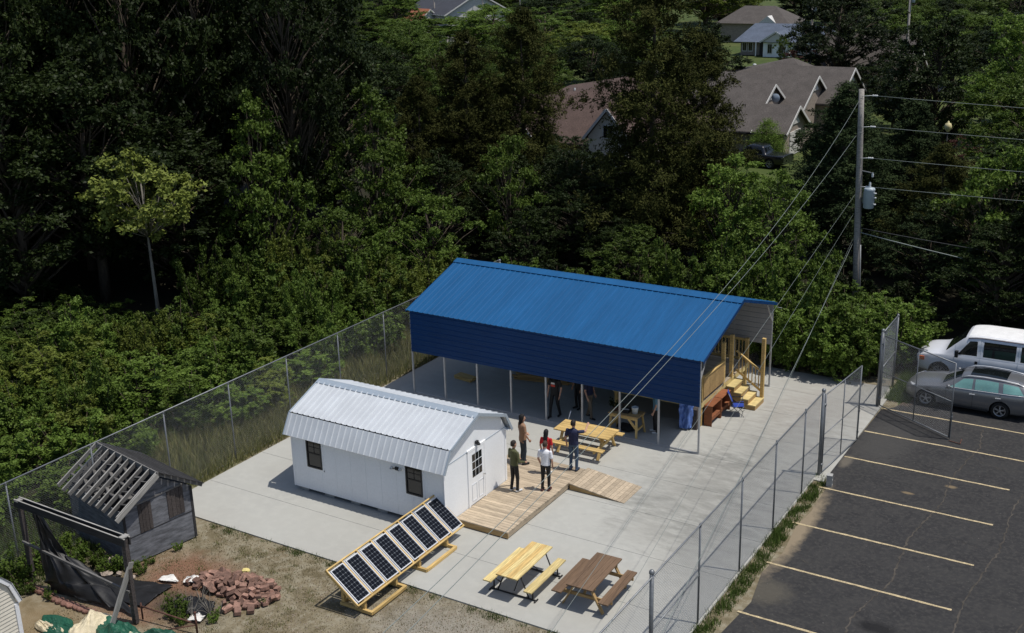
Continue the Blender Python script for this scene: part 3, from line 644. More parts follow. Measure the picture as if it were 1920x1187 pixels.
for s in (-1, 1): MB().tube([(0, s*.05+.05, .70), (0, .05+s*.66, .10)], .014, 6).build('cross_brace', 'black_metal', t, True)
picnic_wood('picnic table with dark brown composite boards on pine legs near the right fence', (1.06, -9.80, 0), math.radians(91.5), 1.90, .78, 'composite_brown', 'pine_dark', nt=5, seat=.30, overhang=.22, seat_y=.70)

# ------------------------------------------------------------------ solar tables
def solar_table(label, y0, n, pitch=.640):
    t = thing('solar_table', label, 'solar array', (-4.22, y0, 0))
    xt, zt, xb, zb = -.76, 1.14, .27, .36; L = n*pitch; sl = Vector((xb-xt, 0, zb-zt)); ln = sl.length; u = sl/ln; nm = Vector((-u.z, 0, u.x))
    if nm.z < 0: nm = -nm
    P = lambda s, y, h=0: Vector((xt, y, zt))+u*s+nm*h
    for s in (.0, ln): beam('frame_rail', t, 'pine', P(s, .0, -.03), P(s, L, -.03), .04, .09, up=nm)
    for k in range(n+1): beam('frame_bar', t, 'pine', P(.02, min(max(k*pitch, .02), L-.02), -.036), P(ln-.02, min(max(k*pitch, .02), L-.02), -.036), .04, .085, up=nm)
    for k in range(n):
        ya, yb = k*pitch+.070, (k+1)*pitch-.045; s0, s1 = .085, ln-.06; h = .034
        pn = link('panel', MESH_PANEL(s1-s0, yb-ya), t)
        m4 = Matrix((u, Vector((0, 1, 0)), nm)).transposed().to_4x4(); m4.translation = P(s0, ya, h-.02); pn.matrix_local = m4
        for o_ in PANEL_SUB(s1-s0, yb-ya): o_.parent = pn
        beam('clamp_strip', t, 'aluminium', P(s0-.02, ya-.03, .0), P(s1, ya-.03, .0), .025, .02, up=nm)
    return t, L, P, ln
PCACHE = {}
def MESH_PANEL(a, b):
    if 'f' not in PCACHE:
        m = MB()
        for y in (.012, b-.012): m.box((a/2, y, 0), (a, .024, .035))
        for x in (.012, a-.012): m.box((x, b/2, 0), (.024, b-.048, .0345))
        me = bpy.data.meshes.new('panel'); me.from_pydata(m.v, [], m.f); me.materials.append(MATS['aluminium']); PCACHE['f'] = me
        m = MB(); m.box((a/2, b/2, -.004), (a-.048, b-.048, .02)); me = bpy.data.meshes.new('laminate'); me.from_pydata(m.v, [], m.f); me.materials.append(MATS['solar_line']); PCACHE['l'] = me
        nx, ny = 9, 4; m = MB(); cw, ch = (a-.07)/nx, (b-.07)/ny
        for i in range(nx):
            for j in range(ny):
                cx, cyy = .035+(i+.5)*cw, .035+(j+.5)*ch; w, h, k = cw/2-.0035, ch/2-.0035, .018
                z = .0085; v = [(cx-w+k, cyy-h, z), (cx+w-k, cyy-h, z), (cx+w, cyy-h+k, z), (cx+w, cyy+h-k, z), (cx+w-k, cyy+h, z), (cx-w+k, cyy+h, z), (cx-w, cyy+h-k, z), (cx-w, cyy-h+k, z)]
                m.add(v, [tuple(range(8))])
        me = bpy.data.meshes.new('cells'); me.from_pydata(m.v, [], m.f); me.materials.append(MATS['solar_cell']); PCACHE['c'] = me
    return PCACHE['f']
def PANEL_SUB(a, b): return [link('laminate', PCACHE['l']), link('cells', PCACHE['c'])]
def stand(t, y0, y1):
    for y in (y0, y1): beam('base_rail', t, 'pine', (-.58, y, .05), (.52, y, .05), .09, .09)
    for x in (-.55, .49): beam('base_rail', t, 'pine', (x, y0, .05), (x, y1, .05), .09, .085)
    for y in (y0+.05, y1-.05):
        box('leg', t, 'pine', (.40-.20, y, .22), (.09, .09, .30)); box('leg', t, 'pine', (-.52, y, .46), (.09, .09, .76))
        beam('strut', t, 'pine', (-.50, y, .50), (.16, y, .12), .04, .085)
    beam('cross_rail', t, 'pine', (.22, y0, .34), (.22, y1, .34), .04, .13); beam('tie_rail', t, 'pine', (-.1, y0, .12), (-.1, y1, .12), .06, .04)
sa, L1, P1, _ = solar_table('pine rack of four tilted solar panels standing at the dry grass end of the row', -13.88, 4); stand(sa, .30, 1.80)
sb, L2, P2, _ = solar_table('pine rack of four tilted solar panels at the end of the row beside the deck', -13.88+4*.640+.004, 4); stand(sb, .26, 1.75)

# ------------------------------------------------------------------ grey shack with bare rafters
sk = thing('shack', 'small derelict grey plywood shack with bare roof rafters and boarded openings', 'shack', (-11.58, -15.06, 0), math.radians(-10))
GW, GL, EZ, AZ = 2.33, 3.08, 1.72, 2.45     # gable width (local Y), length (local -X)
gp = [(0, 0), (GW, 0), (GW, EZ), (GW/2, AZ), (0, EZ)]
for x, nm in ((0, 'gable_wall'), (-GL, 'gable_wall')):
    MB().prism([(x-.03, y, z) for y, z in gp], (.03, 0, 0)).build(nm, 'plywood_grey', sk)
for y in (0.015, GW-.015): box('side_wall', sk, 'plywood_grey', (-GL/2, y, EZ/2), (GL-.07, .03, EZ))
for y0_, y1_, z0_, z1_ in ((.50, .93, .88, 1.80), (1.47, 2.02, .96, 1.86)):
    nbd = 4
    for i in range(nbd):
        w = (y1_-y0_)/nbd; box('boarding', sk, 'board_brown', (.012+.004*(i % 2), y0_+(i+.5)*w, (z0_+z1_)/2), (.018, w-.008, z1_-z0_-.02*(i % 2)))
for z in (.02, .62, 1.22): pass
beam('wall_seam', sk, 'grey_wood_dark', (.004, .02, .86), (.004, GW-.02, .90), .012, .02)
beam('trim_strip', sk, 'grey_wood', (.012, .45, 1.83), (.012, 2.06, 1.90), .02, .05)
for y in (.03, GW-.03): box('corner_board', sk, 'grey_wood_dark', (.008, y, EZ/2), (.02, .08, EZ-.02))
rs = (AZ-EZ)/(GW/2); ohang = .28
def rpt(x, s, lift): # point on front slope at horizontal distance s from ridge
    return (x, GW/2-s, AZ+lift-rs*s)
nr = 9
for i in range(nr+1):
    x = .16-i*(GL+.30)/nr
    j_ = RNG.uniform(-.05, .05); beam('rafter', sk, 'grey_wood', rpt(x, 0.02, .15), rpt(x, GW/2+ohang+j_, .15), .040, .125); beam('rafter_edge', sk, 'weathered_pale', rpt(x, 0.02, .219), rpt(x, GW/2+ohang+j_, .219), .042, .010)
    beam('rafter', sk, 'grey_wood', (x, GW/2+.02, AZ+.15), (x, GW+ohang, EZ+.15-rs*ohang), .042, .12)
beam('rafter', sk, 'weathered_pale', rpt(.24, 0.02, .15), rpt(.24, GW/2+ohang+.04, .15), .042, .145)
beam('ridge_board', sk, 'grey_wood', (.22, GW/2, AZ+.14), (-GL-.2, GW/2, AZ+.14), .035, .17)
for s in (.22, .62, .98):
    for i in range(nr):
        if RNG.random() < .14: continue
        xa, xb = .16-i*(GL+.30)/nr-.03, .16-(i+1)*(GL+.30)/nr+.03
        j = RNG.uniform(-.09, .09); a = rpt(xa, s+j, .10); b = rpt(xb, s+j+RNG.uniform(-.1, .1), .10)
        beam('blocking', sk, 'grey_wood', a, b, .11, .03, up=(0, rs, 1))
for i in range(7):
    s = .05+i*.205; beam('roof_board', sk, 'grey_wood_dark', (.25, GW/2+s+.1, AZ+.225-rs*(s+.1)), (-GL-.22, GW/2+s+.1, AZ+.225-rs*(s+.1)), .20, .022, up=(0, rs, 1))
box('floor', sk, 'board_brown', (-GL/2, GW/2, .04), (GL-.12, GW-.12, .05))
for i in range(9): beam('fallen_board', sk, 'grey_wood', (RNG.uniform(-2.8, -.3), RNG.uniform(.3, 2), 1.5+RNG.uniform(-.1, .1)), (RNG.uniform(-2.8, -.3), RNG.uniform(.3, 2), 1.55+RNG.uniform(-.1, .1)), .12, .03)

# ------------------------------------------------------------------ timber frame with hanging black tarp
tf = thing('timber_frame', 'dark weathered timber frame of posts and double header beside the shack', 'frame', (-11.2, -17.0, 0))
lx_, rx_ = -2.18, 2.12
for x in (lx_, rx_): box('post', tf, 'board_brown', (x, 0, 1.28), (.12, .12, 2.58), .05)
box('post', tf, 'grey_wood', (rx_-.12, .03, 1.1), (.05, .09, 2.2))
for y in (-.085, .085): beam('header_beam', tf, 'grey_wood_dark', (lx_-.12, y, 2.52), (rx_+.12, y, 2.46), .042, .22)
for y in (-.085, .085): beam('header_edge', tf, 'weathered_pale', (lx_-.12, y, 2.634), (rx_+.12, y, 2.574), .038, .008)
for x in (lx_, rx_): box('cap_block', tf, 'weathered_pale', (x, 0, 2.60), (.16, .24, .03))
beam('lower_rail', tf, 'grey_wood', (lx_-.05, -.09, 1.32), (rx_+.02, -.09, .98), .05, .07)
# black plastic hanging in a wedge from the header and pooling on the ground
def cloth(name, pts, nu, nv, mat, parent=None, wob=.03, seed=0, thick=.006):
    """bilinear-ish sheet through a grid of control rows with wrinkles; given thickness"""
    r = random.Random(seed); rows = len(pts); cols = len(pts[0]); A = np.array(pts, float)
    def samp(u, v):
        fu, fv = u*(cols-1), v*(rows-1); i, j = min(int(fu), cols-2), min(int(fv), rows-2); a, b = fu-i, fv-j
        a = a*a*(3-2*a); b = b*b*(3-2*b)
        return (A[j, i]*(1-a)+A[j, i+1]*a)*(1-b)+(A[j+1, i]*(1-a)+A[j+1, i+1]*a)*b
    ph = [(r.uniform(4, 16), r.uniform(4, 16), r.uniform(0, 6), r.uniform(.4, 1)) for _ in range(7)]
    V = []; F = []
    for j in range(nv+1):
        for i in range(nu+1):
            u, v = i/nu, j/nv; q = samp(u, v); w = sum(math.sin(a*u*2+b*v*2+c)*d for a, b, c, d in ph)/3*wob
            w2 = sum(math.cos(a*u*2.3-b*v*1.7+c)*d for a, b, c, d in ph)/3*wob
            V.append((q[0]+w2*.5, q[1]+w, max(q[2]+abs(w)*.8+r.uniform(-.2, .2)*wob, .004)))
    n = nu+1
    for j in range(nv):
        for i in range(nu): F.append((j*n+i, j*n+i+1, (j+1)*n+i+1, (j+1)*n+i))
    o = mesh_obj(name, V, F, mat, parent, True)
    md = o.modifiers.new('solid', 'SOLIDIFY'); md.thickness = thick; md.offset = 1
    return o
bt = cloth('black_tarp', [[(-12.75, -17.05, 2.35), (-12.70, -17.02, 2.35), (-12.66, -17.0, 2.35), (-12.6, -17.0, 2.34)],
                          [(-12.62, -17.1, 1.3), (-12.45, -17.0, 1.25), (-12.25, -16.85, 1.15), (-12.0, -16.7, 1.05)],
                          [(-12.5, -17.2, .35), (-11.9, -17.1, .40), (-11.2, -16.8, .45), (-10.6, -16.5, .35)],
                          [(-12.4, -17.15, .03), (-11.4, -17.05, .05), (-10.2, -16.9, .06), (-9.3, -16.8, .03)]], 36, 30, 'black_tarp', None, .07, 3)
tag(bt, 'torn black plastic hanging from the timber frame and pooling on the ground', 'tarp')
bs = cloth('black_sheet', [[(-12.4, -15.9, .03), (-11.3, -15.65, .03), (-10.1, -15.35, .03), (-9.6, -15.2, .02)], [(-12.3, -16.3, .05), (-11.2, -16.1, .04), (-10.3, -15.9, .04), (-9.6, -15.7, .02)],
                           [(-12.2, -16.8, .03), (-11.2, -16.6, .04), (-10.2, -16.5, .03), (-9.5, -16.4, .02)]], 30, 20, 'black_tarp', None, .03, 5)
tag(bs, 'black ground sheet lying flat between the shack and the timber frame', 'sheet')
bpit = cloth('black_liner', [[(-9.0, -15.62, .02), (-8.5, -15.42, .05), (-7.9, -15.25, .03)], [(-8.85, -15.9, .06), (-8.3, -15.75, .10), (-7.7, -15.55, .05)], [(-8.6, -16.2, .02), (-8.1, -16.05, .05), (-7.6, -15.9, .02)]], 24, 18, 'black_tarp', None, .09, 8)
tag(bpit, 'crumpled black liner in the dug hollow beside the brick heap', 'liner')
for i, (x, y, L_) in enumerate([(-8.2, -15.5, .7), (-7.6, -15.75, .6), (-8.5, -15.75, .5), (-7.9, -16.1, .65), (-7.35, -15.6, .5)]):
    t = thing('dead_brush', 'tuft of bare dead twigs in the hollow by the brick heap, '+['tallest', 'by the stake', 'far left', 'nearest the camera', 'touching the bricks'][i], 'brush', (x, y, 0)); m = MB()
    for k in range(14):
        a = RNG.uniform(0, 6.28); e = Vector((math.cos(a)*L_*RNG.uniform(.1, .6), math.sin(a)*L_*RNG.uniform(.1, .6), L_*RNG.uniform(.3, 1))); m.tube([(0, 0, 0), e*.5+Vector((0, 0, .05)), e], [.008, .006, .003], 4)
    m.build('twigs', 'bark_grey', t)
lb = beam('leaning_board', None, 'weathered_pale', (-9.22, -17.78, .05), (-9.02, -16.93, 1.82), .17, .04, up=(1, .1, 0)); tag(lb, 'long pale weathered board leaning against the timber frame post', 'board')

# edging stones, brick heap
eg = thing('stone_edging', 'curved row of reddish edging stones along the black plastic', 'edging', (-11.8, -17.3, 0))
m = MB(); m.lathe([(.001, .0), (.13, 0), (.15, .03), (.145, .075), (.11, .10), (.001, .105)], 9); stone = bpy.data.meshes.new('stone'); stone.from_pydata(m.v, [], m.f); stone.materials.append(MATS['edging'])
for i in range(15):
    x = -1.5+i*.215; y = .12-.08*math.sin(i*.3)-.012*i
    o = link('stone', stone, eg); o.location = (x, y, -.03+RNG.uniform(-.01, .015)); o.scale = (RNG.uniform(.75, 1.0), RNG.uniform(.62, .85), RNG.uniform(.9, 1.2)); o.rotation_euler = (RNG.uniform(-.15, .15), RNG.uniform(-.15, .15), RNG.uniform(0, 3))
bp_ = thing('brick_heap', 'loose heap of red landscaping bricks on the dry grass', 'brick heap', (-7.95, -14.5, 0))
bm_ = []
for kind in range(3):
    if kind == 0: poly = [(-.15, -.09), (.15, -.09), (.15, .09), (-.15, .09)]
    elif kind == 1: poly = [(-.16, -.08), (.16, -.08), (.16, .04), (.08, .12), (-.08, .12), (-.16, .04)]
    else: poly = [(-.10, -.095), (.10, -.095), (.10, .095), (-.10, .095)]
    m = MB(); m.prism([(x, y, -.05) for x, y in poly], (0, 0, .10)); me = bpy.data.meshes.new('brick'); me.from_pydata(m.v, [], m.f); me.materials.append(MATS['brick']); bm_.append(me)
r = random.Random(21); PB = []
for i in range(1500):
    a = r.random()*2*math.pi; q = math.sqrt(r.random()); X, Y = q*math.cos(a)*1.42, q*math.sin(a)*.80+q*math.cos(a)*.14
    if X < .25 and Y < -.42: continue
    h = .24*max(0, 1-q**1.6); z = .05+h*r.uniform(.75, 1.05) if r.random() < .7 else .05
    if any((X-p[0])**2+(Y-p[1])**2+((z-p[2])*1.6)**2 < .165**2 for p in PB): continue
    PB.append((X, Y, z)); o = link('brick', bm_[r.choice((0, 1, 1, 2, 2))], bp_); flat = r.random() < .35 or z < .06
    k = .22 if flat else 1.0; s_ = r.uniform(.55, 1.12)
    o.location = (X, Y, z); o.rotation_euler = (r.uniform(-.95, .95)*k, r.uniform(-.95, .95)*k, r.uniform(0, 6.28)); o.scale = (s_, s_*r.uniform(.85, 1.1), r.uniform(.7, 1.0))
    if len(PB) >= 120: break
for x, y in [(1.05, -.35), (.75, -.62), (.95, -.8), (.6, -.85), (1.2, -.55), (1.25, .05), (1.15, .3)]:
    o = link('brick', bm_[r.choice((0, 1))], bp_); o.location = (x, y, .05); o.rotation_euler = (r.uniform(-.1, .1), r.uniform(-.1, .1), r.uniform(0, 6))
w1 = cloth('white_cloth', [[(-10.25, -15.0, .03), (-9.95, -14.85, .10), (-9.62, -14.98, .03)], [(-10.22, -15.22, .03), (-9.95, -15.18, .06), (-9.66, -15.02, .03)]], 12, 8, 'white_cloth', None, .03, 11); tag(w1, 'small white cloth scrap on the red soil, the one nearer the shack', 'cloth')
w2 = cloth('white_cloth', [[(-9.60, -14.72, .03), (-9.32, -14.62, .12), (-9.08, -14.52, .05)], [(-9.45, -14.98, .03), (-9.22, -14.92, .10), (-9.02, -14.78, .05)]], 12, 8, 'white_cloth', None, .04, 12); tag(w2, 'bright white cloth scrap lying against the brick heap', 'cloth')
w3 = cloth('white_cloth', [[(-7.95, -16.1, .05), (-7.78, -15.98, .12), (-7.58, -15.95, .04)], [(-7.90, -16.3, .03), (-7.72, -16.2, .05), (-7.55, -16.15, .03)]], 10, 8, 'white_cloth', None, .04, 13); tag(w3, 'white rag beside the rusty stake at the hollow', 'cloth')
def lump(name, mat, loc, s, seed, label, cat, group=None):
    r = random.Random(seed); bm = bmesh.new(); bmesh.ops.create_icosphere(bm, subdivisions=2, radius=1)
    for v in bm.verts: v.co *= 1+r.uniform(-.22, .22)
    me = bpy.data.meshes.new(name); bm.to_mesh(me); bm.free(); me.materials.append(MATS[mat]); o = link(name, me); o.location = loc; o.scale = s; o.rotation_euler = (0, 0, r.uniform(0, 6)); return tag(o, label, cat, group)
lump('foam_scrap', 'yellow_foam', (-8.33, -13.62, .05), (.12, .09, .06), 1, 'yellow foam scrap behind the brick heap', 'scrap')
lump('rock', 'rock', (-12.05, -15.3, .12), (.22, .17, .15), 2, 'largest pale tan rock beside the shack wall', 'rock'); lump('rock', 'rock', (-11.75, -15.75, .07), (.17, .12, .08), 3, 'flat tan rock on the black ground sheet edge', 'rock')
for i, (x, y) in enumerate([(-11.45, -15.55), (-11.2, -15.45), (-10.95, -15.5), (-12.1, -16.1), (-11.85, -16.25)]): lump('rock', 'rock', (x, y, .06), (.10, .08, .06), 10+i, ['small pale rock near the shack wall, left one', 'small pale rock near the shack wall, middle one', 'small pale rock near the shack wall, right one', 'small pale rock by the hanging black plastic, farther one', 'small pale rock by the hanging black plastic, nearer one'][i], 'rock', 'small rocks on the black sheet')
rs_ = thing('rusty_railing', 'rusty iron stakes with a low rail beside the hollow', 'railing', (-8.2, -16.8, 0))
MB().tube([(.95, .25, 0), (.95, .25, .62)], .03, 8).lathe([(.001, .66), (.035, .64), (.04, .61), (.03, .60)], 8, (.95, .25, 0)).build('stake', 'rust', rs_, True)
MB().tube([(-.85, .0, 0), (-.85, .0, .50)], .025, 8).build('stake', 'rust', rs_, True); MB().tube([(-.85, 0, .40), (.95, .25, .28)], .022, 6).build('rail', 'rust', rs_, True); MB().tube([(.0, -.25, .03), (.93, .22, .25)], .018, 6).build('rail', 'rust', rs_, True)

# heap of green and cream canvas
def heap(name, cx, cy, rx, ry, h, mat, seed, n=44, parent=None):
    """crumpled cloth lump: folded ridges over a soft mound, edge tucked to the ground"""
    r = random.Random(seed); ph = [(r.uniform(-6, 6), r.uniform(-6, 6), r.uniform(0, 6.3), r.uniform(.4, 1)) for _ in range(6)]; fp = [(r.uniform(-15, 15), r.uniform(-15, 15), r.uniform(0, 6.3)) for _ in range(5)]; V = []; F = []; m = 2*n
    for j in range(n+1):
        d = j/n
        for i in range(m):
            t = 2*math.pi*i/m; edge = 1+.14*math.sin(2*t+ph[0][2])+.10*math.sin(3*t+ph[1][2])+.06*math.sin(6*t+ph[2][2])+.03*math.sin(11*t+ph[3][2])
            u, v = d*math.cos(t), d*math.sin(t); k = max(0, 1-d**2.2)
            w = sum((1-abs(math.sin(a*u*.8+b*v*.8+c)))*q for a, b, c, q in ph)/sum(q for *_, q in ph)
            V.append((cx+u*rx*edge, cy+v*ry*edge, .006+h*k**.6*(.20+1.15*w)+.035*k**.5*sum(1-2*abs(math.sin(a*u+b*v+c+w*4)) for a, b, c in fp)/5+.0))
    for j in range(n):
        for i in range(m): F.append((j*m+i, j*m+(i+1) % m, (j+1)*m+(i+1) % m, (j+1)*m+i))
    return mesh_obj(name, V, F, mat, parent, True)
cv = thing('canvas_heap', 'crumpled heap of green and cream canvas tarp at the foot of the timber frame', 'tarp', (0, 0, 0))
cv.location = (-9.7, -17.8, 0)
heap('green_canvas', -.95, -.42, .85, .42, .24, 'green_tarp', 31, parent=cv); heap('green_canvas', .75, .15, .95, .50, .42, 'green_tarp', 32, parent=cv); heap('green_canvas', 1.75, .45, .55, .45, .40, 'green_tarp', 36, parent=cv)
heap('cream_canvas', -.25, .02, .50, .62, .46, 'cream_tarp', 33, parent=cv); heap('cream_canvas', -1.15, -.62, .62, .14, .30, 'cream_tarp', 34, parent=cv); heap('cream_canvas', 1.35, .0, .32, .20, .48, 'cream_tarp', 35, parent=cv)

# cream vinyl shed, bottom left corner
vs = thing('vinyl_shed', 'cream vinyl clad garden shed with white trim and grey gambrel roof, bottom left corner', 'shed', (-10.7, -20.55, 0))
VW, VL = 1.29, 2.6
vp = [(-VW, 0), (VW, 0), (VW, 1.36), (VW-.20, 1.95), (VW-.62, 2.42), (0, 2.62), (-VW+.62, 2.42), (-VW+.20, 1.95), (-VW, 1.36)]
MB().prism([(-.04, y, z) for y, z in vp], (.03, 0, 0)).build('gable_wall', 'vinyl_cream', vs)
MB().prism([(-VL, y, z) for y, z in vp], (.03, 0, 0)).build('gable_wall', 'vinyl_cream', vs)
for s in (-1, 1): box('side_wall', vs, 'vinyl_cream', (-VL/2-.02, s*(VW-.02), .68), (VL-.1, .03, 1.36))
for i in range(20):
    z = .05+i*.105
    if z > 2.2: break
    wmax = VW if z < 1.36 else VW-(z-1.36)*.36
    m = MB(); m.prism([(-.008, .50, z), (.012, .50, z), (-.004, .50, z+.10)], (0, wmax-.02-.50-.0, 0)); m.build('clapboard', 'vinyl_cream', vs)
box('corner_trim', vs, 'vinyl_white', (.014, VW-.05, .68), (.05, .11, 1.36))
for a, b in zip(vp[2:5], vp[3:6]):
    beam('rake_trim', vs, 'vinyl_white', (.05, a[0]+.05, a[1]+.03), (.05, b[0]+.05, b[1]+.03), .05, .12, up=(0, .6, 1))
    for s in (1, -1): MB().prism([(.09, s*(a[0]+.09), a[1]+.06), (.09, s*(b[0]+.07), b[1]+.10), (.09, s*(b[0]+.07), b[1]+.08), (.09, s*(a[0]+.09), a[1]+.04)], (-VL-.2, 0, 0)).build('roof_sheet', 'shingle_dark', vs)
dd = box('door', vs, 'vinyl_white', (.016, -.25, .98), (.05, 1.40, 1.86)); 
for y in (-.52, .52): MB().box((.03, y, 0), (.012, .10, 1.8)).build('door_rail', 'white_paint', dd)
for z in (-.80, 0, .80): MB().box((.03, 0, z), (.0115, 1.0, .10)).build('door_rail', 'white_paint', dd)
# ------------------------------------------------------------------ things around the stage
for k, (y, lab) in enumerate([(2.86, 'reddish wooden open shelf box by the pavilion corner post, nearer one'), (3.80, 'reddish wooden open shelf box between its twin and the blue chair')]):
    t = thing('shelf_box', lab, 'shelf', (-.62, y, 0))
    d, w, h = .30, .90, .80; a = .02
    box('top', t, 'red_wood', (-.02, 0, h-.012), (d+.02, w, .025))
    for s in (-1, 1): box('side', t, 'red_wood', (-.02, s*(w/2-.014), (h-.026)/2), (d, .026, h-.027))
    box('back', t, 'red_wood', (-.165, 0, .39), (.018, w-.06, .74)); box('shelf', t, 'red_wood', (-.02, 0, .33), (d-.03, w-.06, .025)); box('kick', t, 'red_wood', (.10, 0, .26), (.02, w-.06, .10))
ch = thing('camp_chair', 'blue fabric folding camp chair beside the stage steps', 'chair', (-.08, 3.93, 0), math.radians(-65))
def C(name, pts, r=.011, mat='galvanised'): return MB().tube(pts, r, 6).build(name, mat, ch, True)
for s in (-1, 1):
    C('leg', [(s*.26, .24, 0), (s*.25, -.20, .42)]); C('leg', [(s*.26, -.26, 0), (s*.25, .22, .42)]); C('back_post', [(s*.25, -.10, .30), (s*.25, -.36, .92)]); C('arm_post', [(s*.28, .22, .40), (s*.28, .20, .60)])
    mesh_obj('arm_rest', boxv((s*.28, -.02, .61), (.06, .46, .02)), BOXF, 'black_metal', ch)
for y in (.24, -.26): C('cross_leg', [(-.26, y, .03), (.26, y, .30)])
def sag(name, A, B, Cc, D, depth, mat):
    V = []; F = []; n = 8
    for j in range(n+1):
        for i in range(n+1):
            u, v = i/n, j/n; q = (Vector(A)*(1-u)+Vector(B)*u)*(1-v)+(Vector(D)*(1-u)+Vector(Cc)*u)*v; k = depth*math.sin(math.pi*u)
            V.append((q.x, q.y-k*(.7 if name == 'back_fabric' else 0), q.z-k)); 
    for j in range(n):
        for i in range(n): a = j*(n+1)+i; F.append((a, a+1, a+n+2, a+n+1))
    o = mesh_obj(name, V, F, mat, ch, True); md = o.modifiers.new('s', 'SOLIDIFY'); md.thickness = .012
sag('seat_fabric', (-.25, -.20, .40), (.25, -.20, .40), (.25, .24, .44), (-.25, .24, .44), .05, 'blue_fabric'); sag('back_fabric', (-.25, -.16, .44), (.25, -.16, .44), (.25, -.36, .93), (-.25, -.36, .93), .04, 'blue_fabric')
# blue tarp hanging by the stage
o = cloth('blue_sheet', [[(-1.42, 1.62, 1.62), (-1.28, 1.72, 1.62), (-1.12, 1.66, 1.62), (-1.02, 1.80, 1.60)], [(-1.44, 1.60, .9), (-1.28, 1.75, .9), (-1.10, 1.62, .9), (-.98, 1.84, .9)], [(-1.42, 1.62, .06), (-1.30, 1.72, .03), (-1.12, 1.66, .05), (-1.02, 1.82, .10)]], 26, 20, 'blue_tarp', None, .05, 41)
tag(o, 'pale blue plastic sheet hanging in the shade at the stage corner', 'sheet')
t = thing('crate', 'dark tall box standing behind the blue sheet under the stage edge', 'box', (-1.0, 2.0, 0)); 
for s in (-1, 1): box('side', t, 'board_brown', (s*.14, 0, .38), (.025, .28, .76))
box('back', t, 'board_brown', (0, .13, .38), (.25, .02, .76)); box('top', t, 'board_brown', (0, 0, .775), (.32, .30, .025)); box('front', t, 'board_brown', (0, -.13, .38), (.25, .02, .76))
# workbench with bucket and clutter
wbk = thing('workbench', 'pine trestle workbench in the pavilion shade', 'workbench', (-3.0, .47, 0))
for i in range(4): beam('top_board', wbk, 'pine_dark', (-.60, -.24+i*.16, .80), (.60, -.24+i*.16, .80), .155, .036)
beam('apron', wbk, 'pine', (-.56, -.29, .73), (.56, -.29, .73), .036, .10); beam('apron', wbk, 'pine', (-.56, .29, .73), (.56, .29, .73), .036, .10)
for x in (-.5, .5):
    for s in (-1, 1): beam('leg', wbk, 'pine', (x, s*.22, .78), (x+(.06 if x > 0 else -.06), s*.36, 0), .085, .04)
    beam('leg_tie', wbk, 'pine', (x*1.06, -.30, .30), (x*1.06, .30, .30), .04, .085); beam('brace', wbk, 'pine', (x*1.02, -.31, .38), (x*.45, -.31, .70), .03, .085)
t = thing('bucket', 'white plastic bucket standing on the workbench', 'bucket', (-2.68, .50, .818)); MB().lathe([(.001, 0), (.10, 0), (.125, .24), (.13, .245), (.12, .25), (.095, .02), (.001, .015)], 14).build('body', 'bucket', t, True)
MB().tube([(.12*math.cos(a), .02, .22+.10*math.sin(a)) for a in [i*math.pi/10 for i in range(11)]], .005, 5).build('handle', 'black_metal', t, True)
t = thing('tool_case', 'dark tool case open on the workbench', 'case', (-3.05, .45, .818)); box('base', t, 'black_metal', (0, 0, .05), (.34, .24, .10)); box('lid', t, 'black_metal', (0, .14, .17), (.34, .03, .18)); beam('tool', t, 'aluminium', (-.12, -.03, .115), (.14, .02, .115), .03, .02)
t = thing('potted_plant', 'dark bushy potted plant on the far end of the workbench', 'plant', (-3.42, .42, .818)); MB().lathe([(.001, 0), (.07, 0), (.09, .14), (.001, .14)], 10).build('pot', 'rust', t, True)
PLANT_SPOT = t
o = lump('duffel_bag', 'black_rubber', (-3.05, .62, .14), (.36, .20, .15), 51, 'dark bag on the floor under the workbench', 'bag')
t = thing('lumber_stack', 'short stack of pine boards on the pavilion floor, far left bay', 'lumber', (-11.2, 2.2, 0), math.radians(-8))
for k in range(3):
    for j in range(3): beam('board', t, 'pine', (-.45, -.14+j*.14, .03+k*.05), (.45+RNG.uniform(-.05, .05), -.14+j*.14, .03+k*.05), .13, .04)
t = thing('lumber_stack', 'long stack of boards in the deep shade of the pavilion', 'lumber', (-8.2, 3.6, 0), math.radians(10))
for k in range(4):
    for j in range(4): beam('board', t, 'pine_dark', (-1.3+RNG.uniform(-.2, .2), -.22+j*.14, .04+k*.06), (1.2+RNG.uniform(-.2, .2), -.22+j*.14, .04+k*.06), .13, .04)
o = MB().tube([(-5.05, -.42, .02), (-4.88, -.30, .78)], .014, 6).build('pipe', 'aluminium', None, True); tag(o, 'thin metal pipe propped at the end of the pine picnic table', 'pipe')
t = thing('cinder_block', 'grey concrete cinder block at the foot of the gate post', 'block', (4.66, -.16, -.018), math.radians(8))
for y in (-.085, .085): box('face_shell', t, 'cinder', (0, y, .195), (.185, .03, .39))
for z in (.015, .195, .375): box('web', t, 'cinder', (0, 0, z), (.183, .14, .032))

